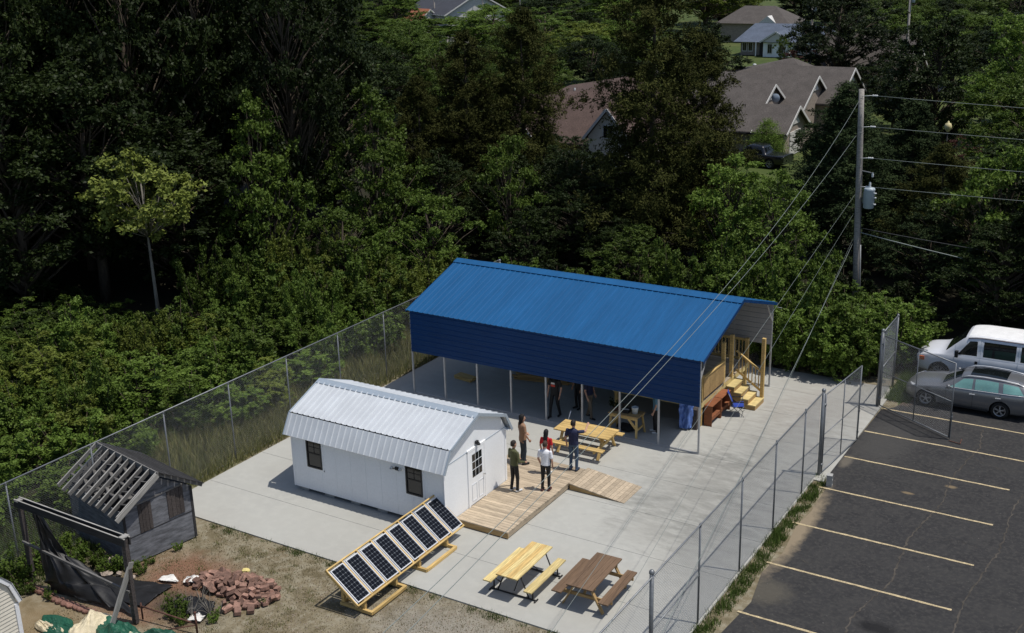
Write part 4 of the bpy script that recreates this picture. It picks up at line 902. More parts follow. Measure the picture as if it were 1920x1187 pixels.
# ------------------------------------------------------------------ people
for n_, c_ in [('skin', (0.42, 0.24, 0.165)), ('skin_tan', (0.34, 0.185, 0.12)), ('shirt_brown', (0.27, 0.155, 0.092)), ('shirt_red', (0.45, 0.012, 0.016)), ('shirt_navy', (0.013, 0.018, 0.055)), ('hoodie_olive', (0.070, 0.074, 0.030)),
                ('shirt_white', (0.72, 0.72, 0.76)), ('shirt_black', (0.010, 0.010, 0.011)), ('shirt_teal', (0.08, 0.17, 0.23)), ('jeans', (0.040, 0.072, 0.125)), ('jeans_dark', (0.025, 0.036, 0.05)), ('trouser_black', (0.009, 0.009, 0.010)),
                ('trouser_khaki', (0.16, 0.125, 0.085)), ('shoe_black', (0.012, 0.012, 0.013)), ('shoe_navy', (0.02, 0.03, 0.055)), ('shoe_maroon', (0.075, 0.018, 0.018)), ('shoe_white', (0.55, 0.55, 0.55)), ('hair_black', (0.006, 0.005, 0.005)), ('hair_brown', (0.045, 0.025, 0.016)), ('hair_dark', (0.016, 0.011, 0.009)), ('eye_dark', (0.01, 0.01, 0.01)), ('lip', (0.22, 0.08, 0.07)), ('print_red', (0.5, 0.05, 0.03)), ('print_white', (0.6, 0.58, 0.55))]:
    M(n_, c_, rough=0.75, var=0.10, scale=5, fine=0.05, bump=0.25 if ('shirt' in n_ or 'hood' in n_ or 'jean' in n_ or 'trous' in n_) else 0.0, bscale=16)
def capsule(m, p, q, r1, r2, n=10):
    p, q = Vector(p), Vector(q); d = (q-p); L = d.length; d = d/L if L > 1e-6 else Vector((0, 0, 1)); pts = []; rr = []
    for a in (-80, -50, -20): pts.append(p+d*r1*math.sin(math.radians(a))); rr.append(r1*math.cos(math.radians(a)))
    for a in (20, 50, 80): pts.append(q+d*r2*math.sin(math.radians(a))); rr.append(r2*math.cos(math.radians(a)))
    m.tube(pts, rr, n)
def ellstack(m, rings, n=16):
    base = len(m.v)
    for (x, y, z, rx, ry) in rings:
        for k in range(n): t = 2*math.pi*k/n; m.v.append((x+rx*math.cos(t), y+ry*math.sin(t), z))
    for i in range(len(rings)-1):
        for k in range(n): m.f.append((base+i*n+k, base+i*n+(k+1) % n, base+(i+1)*n+(k+1) % n, base+(i+1)*n+k)); m.m.append(0)
    m.f.append(tuple(base+k for k in range(n))[::-1]); m.f.append(tuple(base+(len(rings)-1)*n+k for k in range(n))); m.m += [0, 0]
def remesh(name, m, voxel, mats, parent, tagger=None, smooth_it=4):
    me = bpy.data.meshes.new(name+'_src'); me.from_pydata(m.v, [], m.f); o = bpy.data.objects.new(name+'_src', me); COL.objects.link(o)
    md = o.modifiers.new('r', 'REMESH'); md.mode = 'VOXEL'; md.voxel_size = voxel; md.use_smooth_shade = True
    sm = o.modifiers.new('s', 'SMOOTH'); sm.iterations = smooth_it; sm.factor = .5
    dg = bpy.context.evaluated_depsgraph_get(); nm = bpy.data.meshes.new_from_object(o.evaluated_get(dg)); bpy.data.objects.remove(o); bpy.data.meshes.remove(me)
    nm.name = name; nm.materials.clear()
    for k in mats: nm.materials.append(MATS[k])
    nm.polygons.foreach_set('use_smooth', [True]*len(nm.polygons))
    if tagger:
        n = len(nm.polygons); c = np.zeros(n*3); nm.polygons.foreach_get('center', c); nm.polygons.foreach_set('material_index', tagger(c.reshape(-1, 3)))
    nm.update(); return link(name, nm, parent)
def person(label, loc, rz, shirt, pants, shoe, hair, skin='skin', hairstyle='short', sleeve='short', armL=None, armR=None, step=.0, H=1.75, headturn=0.0, wide=1.0, long_top=False, lean=0.0, group=None, hood=False):
    t = thing('person', label, 'person', loc, rz, group); k = H/1.75; t.scale = (k, k, k)
    segs = []           # (p, q, r, materialindex)  0 skin 1 shirt 2 pants 3 shoe
    m = MB()
    def cap(p, q, r1, r2, mi, n=10): capsule(m, p, q, r1, r2, n); segs.append((p, q, (r1+r2)/2, mi))
    w = wide
    # torso
    hem = .80 if long_top else .93
    rings = [(0, 0, .86, .150*w, .100), (0, 0, .94, .158*w, .112), (0, 0, 1.04, .150*w, .108), (0, .0, 1.16, .152*w, .110), (0, .0, 1.28, .168*w, .118), (0, -.005, 1.37, .172*w, .110), (0, -.01, 1.425, .145*w, .085), (0, -.01, 1.46, .085, .065)]
    if long_top: rings[0] = (0, 0, .82, .165*w, .118); rings[1] = (0, 0, .94, .165*w, .12)
    ellstack(m, rings)
    for (x, y, z, rx, ry) in rings:
        segs.append(((-max(rx-ry, .01), y, z), (max(rx-ry, .01), y, z), ry, 1 if z > hem-.02 else 2))
    # legs
    for s in (-1, 1):
        st_ = step*s; hip = (s*.088, 0, .88); kn = (s*.098+.0, .03+st_*.5, .48); an = (s*.105, -.01+st_, .09)
        cap(hip, kn, .092, .066, 2); cap(kn, an, .064, .052, 2); cap((an[0], an[1]-.03, .045), (an[0]+s*.015, an[1]+.15, .04), .046, .040, 3); cap((an[0], an[1], .10), (an[0], an[1], .05), .045, .045, 3)
    # arms and hands
    for s, spec in ((-1, armL), (1, armR)):
        sh_ = Vector((s*.185*w, -.01, 1.39)); el, wr = spec if spec else ((s*.245*w, -.03, 1.13), (s*.235*w, .06, .88)); el, wr = Vector(el), Vector(wr)
        if sleeve == 'long': cap(sh_, el, .060, .050, 1); cap(el, wr, .050, .040, 1)
        else: mid = sh_.lerp(el, .62); cap(sh_, mid, .062, .060, 1); cap(mid, el, .044, .040, 0); cap(el, wr, .040, .029, 0)
        d = (wr-el).normalized(); side = d.cross(Vector((0, 1, 0)) if abs(d.y) < .8 else Vector((1, 0, 0))).normalized(); other = d.cross(side).normalized()
        pc = wr+d*.05; cap(wr, wr+d*.075, .028, .034, 0)
        for i, ln in enumerate((.065, .075, .072, .058)):
            b = wr+d*.085+other*(-.027+i*.018); k1 = b+d*ln*.5+side*.006*s; cap(b, k1, .0115, .0110, 0, 6); cap(k1, k1+d*ln*.45-side*.018*s, .0110, .0100, 0, 6)
        tb = wr+d*.03+other*(-.030); cap(tb, tb+d*.04-other*.025, .0135, .012, 0, 6); cap(tb+d*.04-other*.025, tb+d*.075-other*.022, .012, .0105, 0, 6)
    # neck and head
    cap((0, -.01, 1.44), (0, .005, 1.55), .054, .050, 0)
    cs, sn = math.cos(headturn), math.sin(headturn); Rh = lambda x, y, z: (x*cs-y*sn, x*sn+y*cs, z)
    hr = [(1.515, .035, .045, .035), (1.54, .052, .065, .022), (1.58, .066, .085, .008), (1.63, .074, .097, .0), (1.68, .075, .098, -.004), (1.72, .062, .082, -.006), (1.745, .035, .045, -.006)]
    base = len(m.v); n = 16
    for z, rx, ry, yo in hr:
        for q in range(n): a = 2*math.pi*q/n; m.v.append(Rh(rx*math.cos(a), yo+ry*math.sin(a), z))
    for i in range(len(hr)-1):
        for q in range(n): m.f.append((base+i*n+q, base+i*n+(q+1) % n, base+(i+1)*n+(q+1) % n, base+(i+1)*n+q)); m.m.append(0)
    m.f.append(tuple(base+q for q in range(n))[::-1]); m.f.append(tuple(base+(len(hr)-1)*n+q for q in range(n))); m.m += [0, 0]
    segs.append((Rh(0, 0, 1.60), Rh(0, 0, 1.68), .085, 0))
    cap(Rh(0, .092, 1.655), Rh(0, .112, 1.615), .010, .016, 0, 6)
    for s in (-1, 1): cap(Rh(s*.076, -.005, 1.65), Rh(s*.074, .0, 1.61), .018, .012, 0, 6)
    if hood: capsule(m, (-.07, -.09, 1.44), (.07, -.09, 1.44), .055, .055); segs.append(((-.07, -.09, 1.44), (.07, -.09, 1.44), .055, 1))
    P = np.array([s[0] for s in segs], float); Q = np.array([s[1] for s in segs], float); R_ = np.array([s[2] for s in segs]); MI = np.array([s[3] for s in segs], np.int32)
    def tagger(c):
        best = np.full(len(c), 1e9); idx = np.zeros(len(c), np.int32)
        for i in range(len(P)):
            d = Q[i]-P[i]; l2 = (d@d)+1e-9; tt = np.clip(((c-P[i])@d)/l2, 0, 1); dist = np.linalg.norm(c-P[i]-tt[:, None]*d, axis=1)-R_[i]
            b = dist < best; best[b] = dist[b]; idx[b] = MI[i]
        # hem, collar
        tors = (np.abs(c[:, 0]) < .19) & (c[:, 2] < hem) & (idx == 1) & (c[:, 2] > .7) & (np.abs(c[:, 0]) < .16*w+.02); idx[tors] = 2
        return idx
    if lean: t.rotation_euler = (lean, 0, rz)
    body = remesh('body', m, .0125, [skin, shirt, pants, shoe], t, tagger)
    hm = MB()
    if hairstyle == 'short':
        rg = [(1.60, .070, .070, -.040), (1.65, .080, .086, -.026), (1.69, .083, .096, -.014), (1.73, .072, .088, -.010), (1.762, .045, .055, -.008), (1.772, .015, .02, -.008)]
    elif hairstyle == 'long':
        rg = [(1.22, .030, .016, -.115), (1.32, .060, .028, -.115), (1.42, .080, .040, -.100), (1.50, .085, .058, -.070), (1.58, .088, .075, -.045), (1.65, .090, .092, -.028), (1.70, .087, .098, -.014), (1.74, .070, .084, -.010), (1.768, .040, .05, -.008)]
    else:
        rg = [(1.42, .070, .040, -.085), (1.50, .088, .062, -.055), (1.58, .094, .082, -.035), (1.65, .093, .094, -.024), (1.70, .088, .099, -.014), (1.74, .070, .085, -.010), (1.77, .040, .05, -.008)]
    base = 0
    for z, rx, ry, yo in rg:
        for q in range(14):
            a = 2*math.pi*q/14; j = 1+.05*math.sin(5*a+z*40); hm.v.append(Rh(rx*j*math.cos(a), yo+ry*j*math.sin(a), z))
    for i in range(len(rg)-1):
        for q in range(14): hm.f.append((i*14+q, i*14+(q+1) % 14, (i+1)*14+(q+1) % 14, (i+1)*14+q)); hm.m.append(0)
    hm.f.append(tuple(range(14))[::-1]); hm.f.append(tuple((len(rg)-1)*14+q for q in range(14))); hm.m += [0, 0]
    hm.build('hair', hair, t, True)
    for s in (-1, 1): MB().lathe([(.001, -.008), (.008, 0), (.001, .008)], 8, Rh(s*.03, .088, 1.655)).build('eye', 'eye_dark', t, True)
    MB().tube([Rh(-.022, .088, 1.572), Rh(0, .096, 1.570), Rh(.022, .088, 1.572)], .006, 6).build('mouth', 'lip', t, True)
    return t
DZ = .236
person('person with long dark hair in brown T-shirt and dark jeans, standing on the deck', (-4.72, -3.98, DZ), math.radians(-35), 'shirt_brown', 'jeans_dark', 'shoe_black', 'hair_black', hairstyle='mid', H=1.80, armR=((.25, .0, 1.13), (.20, .13, .92)), armL=((-.25, .0, 1.13), (-.15, .16, 1.02)), long_top=True, headturn=-.4)
person('person with long black hair in a red T-shirt, standing on the deck', (-3.62, -4.28, DZ), math.radians(8), 'shirt_red', 'jeans_dark', 'shoe_white', 'hair_black', hairstyle='long', H=1.60, wide=.92)
person('person in navy polo shirt and blue jeans pointing towards the pavilion', (-2.96, -3.62, DZ), math.radians(5), 'shirt_navy', 'jeans', 'shoe_navy', 'hair_dark', H=1.82, wide=1.10, armR=((.34, .16, 1.36), (.30, .42, 1.45)), armL=((-.27, -.02, 1.13), (-.27, .06, .88)))
person('person in olive hoodie and black trousers, standing nearest the shed wall', (-3.90, -5.88, DZ), math.radians(-20), 'hoodie_olive', 'trouser_black', 'shoe_white', 'hair_dark', sleeve='long', H=1.78, armR=((.26, .0, 1.12), (.20, .24, 1.02)), armL=((-.26, .02, 1.12), (-.16, .24, 1.04)), hood=True, step=.04)
person('person in white T-shirt and black trousers on the deck, seen from behind', (-3.04, -5.36, DZ), math.radians(10), 'shirt_white', 'trouser_black', 'shoe_maroon', 'hair_brown', H=1.74, armR=((.235, -.02, 1.12), (.205, .10, .90)), armL=((-.235, -.02, 1.12), (-.20, .09, .90)), step=.03)
ps = person('person in black T-shirt with red and white print walking out of the pavilion shade', (-6.02, .52, 0), math.radians(178), 'shirt_black', 'trouser_black', 'shoe_black', 'hair_dark', H=1.84, step=.17, wide=1.05)
m = MB(); m.add([(-.09, .118, 1.20), (.09, .118, 1.20), (.09, .122, 1.28), (-.09, .122, 1.28)], [(0, 1, 2, 3)]); m.build('shirt_print', 'print_red', ps); m = MB(); m.add([(-.085, .122, 1.295), (.085, .122, 1.295), (.075, .119, 1.36), (-.075, .119, 1.36)], [(0, 1, 2, 3)]); m.build('shirt_print', 'print_white', ps)
person('person in dark clothes standing deep in the pavilion shade', (-5.62, 1.62, 0), math.radians(160), 'shirt_black', 'trouser_black', 'shoe_black', 'hair_dark', H=1.75)
person('person in khaki trousers and navy shirt in the pavilion shade behind a post', (-4.82, 1.05, 0), math.radians(-95), 'shirt_navy', 'trouser_khaki', 'shoe_black', 'hair_dark', H=1.80, step=.15, wide=1.05)
person('person in teal shirt and black trousers standing beside the workbench', (-2.08, .98, 0), math.radians(110), 'shirt_teal', 'trouser_black', 'shoe_white', 'hair_dark', H=1.76, step=.05)
# ------------------------------------------------------------------ vehicles
def interp(keys, x):
    xs = [k[0] for k in keys]; vs = [k[1] for k in keys]
    return float(np.interp(x, xs, vs))
def smoothkeys(keys, L, n=120, it=3):
    xs = np.linspace(0, L, n); v = np.interp(xs, [k[0] for k in keys], [k[1] for k in keys])
    for _ in range(it): v[1:-1] = (v[:-2]+2*v[1:-1]+v[2:])/4
    return list(zip(xs, v))
def vehicle(name, label, loc, rz, L, belt, roof, halfw, roofw, zbot, body_mat, wheels, wr, wt, glass_side, windscreen, rear, rim_spokes=5, glass='car_glass', roof_mat=None, crown=.03, group=None):
    t = thing(name, label, 'car' if 'van' not in name and 'pickup' not in name else name.split('_')[-1], loc, rz, group)
    B, R_, W_, RW = smoothkeys(belt, L, it=4), smoothkeys(roof, L, it=3), smoothkeys(halfw, L, it=3), smoothkeys(roofw, L)
    def prof(x):
        b, r, w = interp(B, x), interp(R_, x), interp(W_, x); g = max(0, min(1, (r-b)/.40)); rw = (1-g)*w*.90+g*interp(RW, x); zb = zbot+.06*max(0, 1-x/.5)+.06*max(0, 1-(L-x)/.5)
        return [(0, zb), (w*.86, zb), (w*.965, zb+.09), (w, zb+(b-zb)*.45), (w*.99, zb+(b-zb)*.72), (w*.975, b-.05), (w*.945, b), ((w*.945+rw)/2+.012*g, b+(r-.06-b)*.55), (rw, max(r-.055, b+.004)), (rw*.90, max(r-.018, b+.010)), (rw*.55, r+crown*.6), (0, r+crown)]
    ns = 70; xs = [L*i/ns for i in range(ns+1)]; V = []; F = []; MI = []; npf = 12
    ring = []
    for x in xs:
        p = prof(x); full = [(y, z) for y, z in p]+[(-y, z) for y, z in p[-2:0:-1]]; ring.append(len(V)); V += [(x, y, z) for y, z in full]
    nf = 2*npf-2
    for i in range(ns):
        for k in range(nf):
            a, b = ring[i]+k, ring[i]+(k+1) % nf; F.append((a, b, b+nf, a+nf)); top = k in (9, 10, 11, 12) and False; MI.append(0)
    F.append(tuple(ring[0]+k for k in range(nf))[::-1]); F.append(tuple(ring[-1]+k for k in range(nf))); MI += [0, 0]
    bd = mesh_obj('body', V, F, [body_mat, 'black_rubber'], t, True, MI)
    bm = bmesh.new(); bm.from_mesh(bd.data); bmesh.ops.recalc_face_normals(bm, faces=bm.faces); bm.to_mesh(bd.data); bm.free()
    cut = MB()
    for wx in wheels:
        for s in (-1, 1):
            cy0 = s*(interp(W_, wx)-.12); n = 28; base = len(cut.v)
            for yy in (cy0-.20, cy0+.25):
                for q in range(n): a = 2*math.pi*q/n; cut.v.append((wx+(wr*1.14)*math.cos(a), yy, wr*1.02+(wr*1.14)*math.sin(a)))
            for q in range(n): cut.f.append((base+q, base+(q+1) % n, base+n+(q+1) % n, base+n+q)); cut.m.append(0)
            cut.f.append(tuple(base+q for q in range(n))[::-1]); cut.f.append(tuple(base+n+q for q in range(n))); cut.m += [0, 0]
    co = cut.build('cutter', 'black_rubber', t); bm = bmesh.new(); bm.from_mesh(co.data); bmesh.ops.recalc_face_normals(bm, faces=bm.faces); bm.to_mesh(co.data); bm.free()
    md = bd.modifiers.new('b', 'BOOLEAN'); md.object = co; md.operation = 'DIFFERENCE'; md.solver = 'EXACT'; md.material_mode = 'TRANSFER'
    bpy.context.view_layer.update(); dg = bpy.context.evaluated_depsgraph_get(); nm = bpy.data.meshes.new_from_object(bd.evaluated_get(dg)); bd.modifiers.clear(); bd.data = nm; nm.name = 'body'; bpy.data.objects.remove(co)
    for p in nm.polygons: p.use_smooth = len(p.vertices) <= 4
    # glass
    def side_pt(x, v, s, off):
        p = prof(x); a, m_, b = Vector(p[6]), Vector(p[7]), Vector(p[8]); q = a.lerp(m_, v/.5) if v < .5 else m_.lerp(b, (v-.5)/.5)
        return (x, s*(q.x+off), q.y+off*.25)
    for (xb0, xb1, xt0, xt1, v0, v1, gm) in glass_side:
        for s in (-1, 1):
            nu, nv = 12, 6; vv = []; ff = []
            for j in range(nv+1):
                for i in range(nu+1):
                    v = v0+(v1-v0)*j/nv; f_ = j/nv; x = (xb0*(1-f_)+xt0*f_)*(1-i/nu)+(xb1*(1-f_)+xt1*f_)*(i/nu); vv.append(side_pt(x, v, s, .007))
            for j in range(nv):
                for i in range(nu): a = j*(nu+1)+i; ff.append((a, a+1, a+nu+2, a+nu+1) if s < 0 else (a, a+nu+1, a+nu+2, a+1))
            mesh_obj('side_window', vv, ff, gm, t, True)
    def top_pt(x, u, off, dirx):
        p = prof(x); y = u*p[8][0]; ay = abs(y); pts = [(0, p[11][1]), (p[10][0], p[10][1]), (p[9][0], p[9][1]), (p[8][0], p[8][1])]; z = float(np.interp(ay, [q[0] for q in pts], [q[1] for q in pts])); return (x-dirx*off*.5, y, z+off)
    def top_glass(nm_, x0, x1, u, dirx, mat):
        nu, nv = 12, 8; vv = []; ff = []
        for j in range(nv+1):
            for i in range(nu+1): vv.append(top_pt(x0+(x1-x0)*j/nv, (i/nu*2-1)*u, .008, dirx))
        for j in range(nv):
            for i in range(nu): a = j*(nu+1)+i; ff.append((a, a+nu+1, a+nu+2, a+1))
        return mesh_obj(nm_, vv, ff, mat, t, True)
    if windscreen: top_glass('windscreen', windscreen[0], windscreen[1], .93, 1, glass)
    if rear: top_glass('rear_window', rear[0], rear[1], .88, -1, glass)
    # wheels
    for wx in wheels:
        for s in (-1, 1):
            y = s*(interp(W_, wx)-.02-wt/2)
            wh = MB().lathe([(wr*.66, -wt/2), (wr*.90, -wt/2), (wr, -wt*.30), (wr, wt*.30), (wr*.90, wt/2), (wr*.66, wt/2), (wr*.62, 0), (wr*.66, -wt/2)], 24, (0, 0, 0), 'y').build('wheel', 'black_rubber', t, True); wh.location = (wx, y, wr)
            rm = MB(); rm.lathe([(wr*.60, s*wt*.40), (wr*.69, s*wt*.47), (wr*.69, -s*wt*.3), (wr*.6, -s*wt*.3), (wr*.58, s*wt*.3)], 24, (0, 0, 0), 'y'); rm.lathe([(.001, s*wt*.46), (.05, s*wt*.46), (.06, s*wt*.3), (.001, s*wt*.3)], 12, (0, 0, 0), 'y')
            for k in range(rim_spokes):
                a = 2*math.pi*k/rim_spokes+.3
                for da in (-.14, .14): rm.beam((.04*math.cos(a), s*wt*.40, .04*math.sin(a)), (wr*.63*math.cos(a+da), s*wt*.38, wr*.63*math.sin(a+da)), .02, .028, up=(0, 1, 0))
            rm.build('rim', 'rim', wh); MB().lathe([(.001, s*wt*.05), (wr*.6, s*wt*.05)], 20, (0, 0, 0), 'y').build('brake_disc', 'black_metal', wh)
    return t, prof, side_pt, top_pt, top_glass
# grey estate car, nose towards -X
L_ = 4.56
car, prof, side_pt, top_pt, top_glass = vehicle('station_wagon', 'grey station wagon with roof rails parked beside the open gate', (5.0, 8.92, -.018), 0.0, L_,
    [(0, .60), (.12, .70), (.5, .80), (1.25, .92), (2.2, .93), (3.4, .96), (4.3, .99), (L_, .92)],
    [(0, .62), (.10, .72), (.35, .83), (.8, .90), (1.22, .965), (1.35, 1.02), (2.0, 1.36), (2.3, 1.42), (2.8, 1.45), (3.5, 1.43), (4.1, 1.36), (4.25, 1.30), (4.48, .99), (L_, .93)],
    [(0, .50), (.08, .66), (.25, .80), (.6, .875), (1.2, .895), (2.4, .90), (3.7, .895), (4.2, .86), (4.45, .78), (L_, .66)],
    [(0, .60), (1.8, .58), (2.3, .62), (3.4, .62), (4.2, .55), (L_, .5)], .20, 'car_grey', (.82, 3.45), .325, .22,
    [(1.62, 2.42, 2.08, 2.42, .08, .86, 'tint_glass'), (2.52, 3.34, 2.50, 3.30, .08, .87, 'tint_glass'), (3.50, 4.22, 3.46, 3.98, .10, .84, 'tint_glass')], (1.36, 1.98), (4.22, 4.44))
top_glass('sunroof', 2.28, 3.55, .80, 1, 'car_glass')
for s in (-1, 1):
    pts = [Vector(side_pt(2.0+i*.24, 1.0, s, .0))+Vector((0, s*.00, .05 if 0 < i < 9 else .0)) for i in range(10)]
    MB().tube(pts, .018, 6).build('roof_rail', 'aluminium', car, True)
    MB().tube([Vector(side_pt(1.5+i*.25, .03, s, .012)) for i in range(12)], .011, 5).build('belt_trim', 'aluminium', car, True)
    for x in (2.36, 3.26): MB().beam((x, s*.906, .80), (x+.19, s*.904, .81), .03, .028).build('door_handle', 'aluminium', car)
    m = MB(); m.lathe([(.001, -.07), (.07, -.06), (.09, 0), (.07, .06), (.001, .07)], 10, (1.62, s*1.0, 1.0), 'x'); m.box((1.64, s*.92, .965), (.05, .12, .03)); m.build('mirror', 'car_grey', car, True)
    m = MB(); m.add([(.10, s*.40, .66), (.22, s*.74, .70), (.52, s*.855, .76), (.40, s*.80, .815), (.14, s*.45, .76)], [(0, 1, 2, 3, 4) if s < 0 else (4, 3, 2, 1, 0)]); hl = m.build('headlight', 'lamp_clear', car)
    mesh_obj('tail_light', boxv((4.36, s*.79, .88), (.22, .12, .16)), BOXF, 'lamp_red', car)
    for x in (1.52, 2.48, 3.42):
        MB().tube([(x, s*(Vector(prof(x)[k]).x+.002), prof(x)[k][1]) for k in (2, 3, 4, 5, 6)], .006, 4).build('door_seam', 'black_metal', car)
    MB().tube([(1.25, s*.885, .24), (3.05, s*.89, .24)], .03, 6).build('sill_trim', 'black_rubber', car)
mesh_obj('grille', boxv((.05, 0, .52), (.10, .9, .16)), BOXF, 'black_metal', car); mesh_obj('number_plate', boxv((L_, 0, .72), (.03, .5, .12)), BOXF, 'white_paint', car)
# white passenger van
L_ = 5.9
van, prof, side_pt, top_pt, top_glass = vehicle('passenger_van', 'white passenger van with peeling roof parked behind the grey wagon', (4.72, 11.95, -.018), math.radians(1), L_,
    [(0, .86), (.2, 1.00), (.8, 1.12), (1.3, 1.16), (2.0, 1.18), (L_, 1.18)],
    [(0, .92), (.12, 1.02), (.4, 1.12), (.95, 1.20), (1.08, 1.26), (1.75, 1.90), (1.95, 2.0), (2.4, 2.05), (5.5, 2.05), (5.75, 2.0), (5.84, 1.2), (L_, 1.1)],
    [(0, .72), (.15, .86), (.5, .95), (1.2, .99), (2, 1.0), (5.5, 1.0), (5.8, .95), (L_, .92)],
    [(0, .82), (1.8, .82), (2.4, .86), (5.5, .86), (L_, .82)], .30, 'van_white', (.92, 4.45), .37, .24,
    [(1.52, 2.28, 1.98, 2.26, .06, .78, 'car_glass'), (2.50, 3.68, 2.50, 3.68, .06, .80, 'car_glass'), (3.86, 4.75, 3.86, 4.75, .06, .80, 'car_glass'), (4.9, 5.65, 4.9, 5.6, .06, .80, 'car_glass')], (1.10, 1.80), None, 8)
rv = []; rf = []; nu, nv = 10, 30
for j in range(nv+1):
    for i in range(nu+1): rv.append(top_pt(1.90+3.75*j/nv, (i/nu*2-1)*.99, .010, 0))
for j in range(nv):
    for i in range(nu): a = j*(nu+1)+i; rf.append((a, a+nu+1, a+nu+2, a+1))
mesh_obj('roof_skin', rv, rf, 'roof_white', van, True)
for s in (-1, 1):
    MB().tube([Vector(side_pt(1.9+i*.3, .97, s, .006)) for i in range(13)], .014, 5).build('drip_rail', 'rust', van, True)
    for x in (1.45, 2.40, 3.78): MB().tube([(x, s*(prof(x)[k][0]+.002), prof(x)[k][1]) for k in (2, 3, 4, 5, 6, 7, 8)], .006, 4).build('door_seam', 'metal_trim', van)
    MB().box((2.28, s*1.004, .98), (.10, .02, .12)).build('door_handle', 'black_metal', van)
    m = MB(); m.box((1.55, s*1.12, 1.28), (.12, .14, .26)); m.tube([(1.58, s*1.0, 1.20), (1.55, s*1.1, 1.24)], .02, 6); m.build('mirror', 'black_metal', van)
    m = MB(); m.box((.10, s*.72, .86), (.16, .24, .18)); m.build('headlight', 'lamp_clear', van); m = MB(); m.box((.22, s*.90, .84), (.20, .07, .15)); m.build('turn_signal', 'lamp_amber', van)
mesh_obj('bumper', boxv((-.02, 0, .52), (.20, 1.74, .20)), BOXF, 'black_rubber', van); mesh_obj('grille', boxv((.02, 0, .86), (.10, 1.1, .22)), BOXF, 'black_metal', van)
# dark pickup by the brown house
L_ = 5.4
pk, prof, *_ = vehicle('pickup', 'black pickup truck parked in front of the brown brick house', (-19.3, 51.2, -.04), math.radians(-6), L_,
    [(0, .80), (.3, .92), (1.6, 1.02), (3.4, 1.02), (L_, 1.02)], [(0, .84), (.2, .96), (1.5, 1.06), (1.7, 1.12), (2.3, 1.62), (2.6, 1.70), (3.6, 1.66), (3.9, 1.10), (4.0, 1.04), (L_, 1.04)],
    [(0, .75), (.3, .92), (1.0, .96), (4.8, .96), (L_, .90)], [(0, .7), (2.3, .70), (3.6, .70), (L_, .7)], .32, 'pickup_black', (.95, 4.25), .38, .26,
    [(1.95, 2.75, 2.35, 2.75, .08, .85, 'car_glass'), (2.85, 3.65, 2.85, 3.6, .08, .85, 'car_glass')], (1.72, 2.28), (3.68, 3.88))

# ------------------------------------------------------------------ utility pole, transformer, wires
PX, PY = .66, 16.96; TOPX = PX-.42
up_ = thing('utility_pole', 'tall grey wooden utility pole behind the bright shrubs', 'utility pole', (PX, PY, 0))
PP = lambda z: Vector((-.42*z/10.57, 0, z))
MB().tube([PP(0), PP(3), PP(6), PP(9), PP(10.57)], [.17, .16, .145, .13, .12], 12).build('shaft', 'pole_wood', up_, True)
for z in (10.2, 8.7, 7.2): MB().tube([PP(z)+Vector((0, -.12, 0)), PP(z)+Vector((.12, -.14, -.03))], .02, 6).build('bracket', 'galvanised', up_)
MB().tube([PP(7.0), PP(7.0)+Vector((.55, -.1, -.05))], .03, 6).build('bracket', 'galvanised', up_)
MB().lathe([(.03, 0), (.06, .05), (.04, .08), (.06, .12), (.04, .16), (.05, .2)], 8, tuple(PP(6.75)+Vector((.62, -.1, 0)))).build('fuse_cutout', 'porcelain', up_, True)
MB().tube([PP(7.6)+Vector((.125, -.05, 0)), PP(5.2)+Vector((.14, -.05, 0)), PP(1.0)+Vector((.16, -.05, 0))], .018, 6).build('ground_wire', 'wire_black', up_, True)
MB().tube([PP(3.6)+Vector((.15, -.02, 0)), PP(0)+Vector((.19, -.02, 0))], .045, 8).build('conduit', 'galvanised', up_, True)
tr_ = thing('transformer', 'pale grey cylindrical transformer hung on the utility pole', 'transformer', (PX+.22, PY-.12, 5.35))
MB().lathe([(.001, 0), (.20, 0), (.235, .03), (.235, .80), (.245, .82), (.245, .88), (.20, .93), (.001, .95)], 18, (.05, 0, 0)).build('tank', 'transformer_grey', tr_, True)
MB().lathe([(.045, .93), (.06, .98), (.04, 1.02), (.06, 1.06), (.04, 1.10), (.055, 1.14), (.001, 1.2)], 10, (.05, 0, 0)).build('bushing', 'porcelain', tr_, True)
for z in (.2, .5, .7): MB().lathe([(.02, 0), (.045, .03), (.03, .07), (.04, .1), (.001, .12)], 8, (.27, -.06, z), 'x').build('terminal', 'porcelain', tr_, True)
MB().box((-.18, .05, .45), (.10, .10, .5)).build('hanger', 'galvanised', tr_)
wd = Vector((math.cos(math.radians(-84)), math.sin(math.radians(-84)), 0))
def wire(name, label, p0, d, a, b, length, r, mat='wire_grey', group=None, n=60, z_floor=None):
    """catenary: z = z0 - a s + b s^2 along horizontal direction d"""
    pts = [Vector((p0[0]+d.x*s, p0[1]+d.y*s, p0[2]-a*s+b*s*s)) for s in [length*i/n for i in range(n+1)]]
    o = MB().tube(pts, r, 5).build(name, mat, None, True); return tag(o, label, 'wire', group)
def wdir(a): return Vector((math.cos(math.radians(a)), math.sin(math.radians(a)), 0))
wire('power_line', 'upper of the two close power lines crossing over the blue roof and deck', (.185, 16.9, 10.075), wdir(-83), .1493, .00258, 75, .0065)
wire('power_line', 'lower of the two close power lines crossing over the blue roof and deck', (.171, 16.9, 8.564), wdir(-83), .0676, .00127, 75, .0065)
wire('power_line', 'power line crossing the pavilion corner and the brown picnic table', (.324, 16.9, 5.969), wdir(-83), .0237, -.00012, 75, .005)
wire('power_line', 'power line crossing in front of the stair newel post', (.291, 16.9, 5.033), wdir(-82), .0088, -.0004, 70, .0045)
wire('cable', 'thick twisted service cable crossing the concrete near the right fence', (.358, 16.9, 3.706), wdir(-81), .0328, .00058, 70, .008)
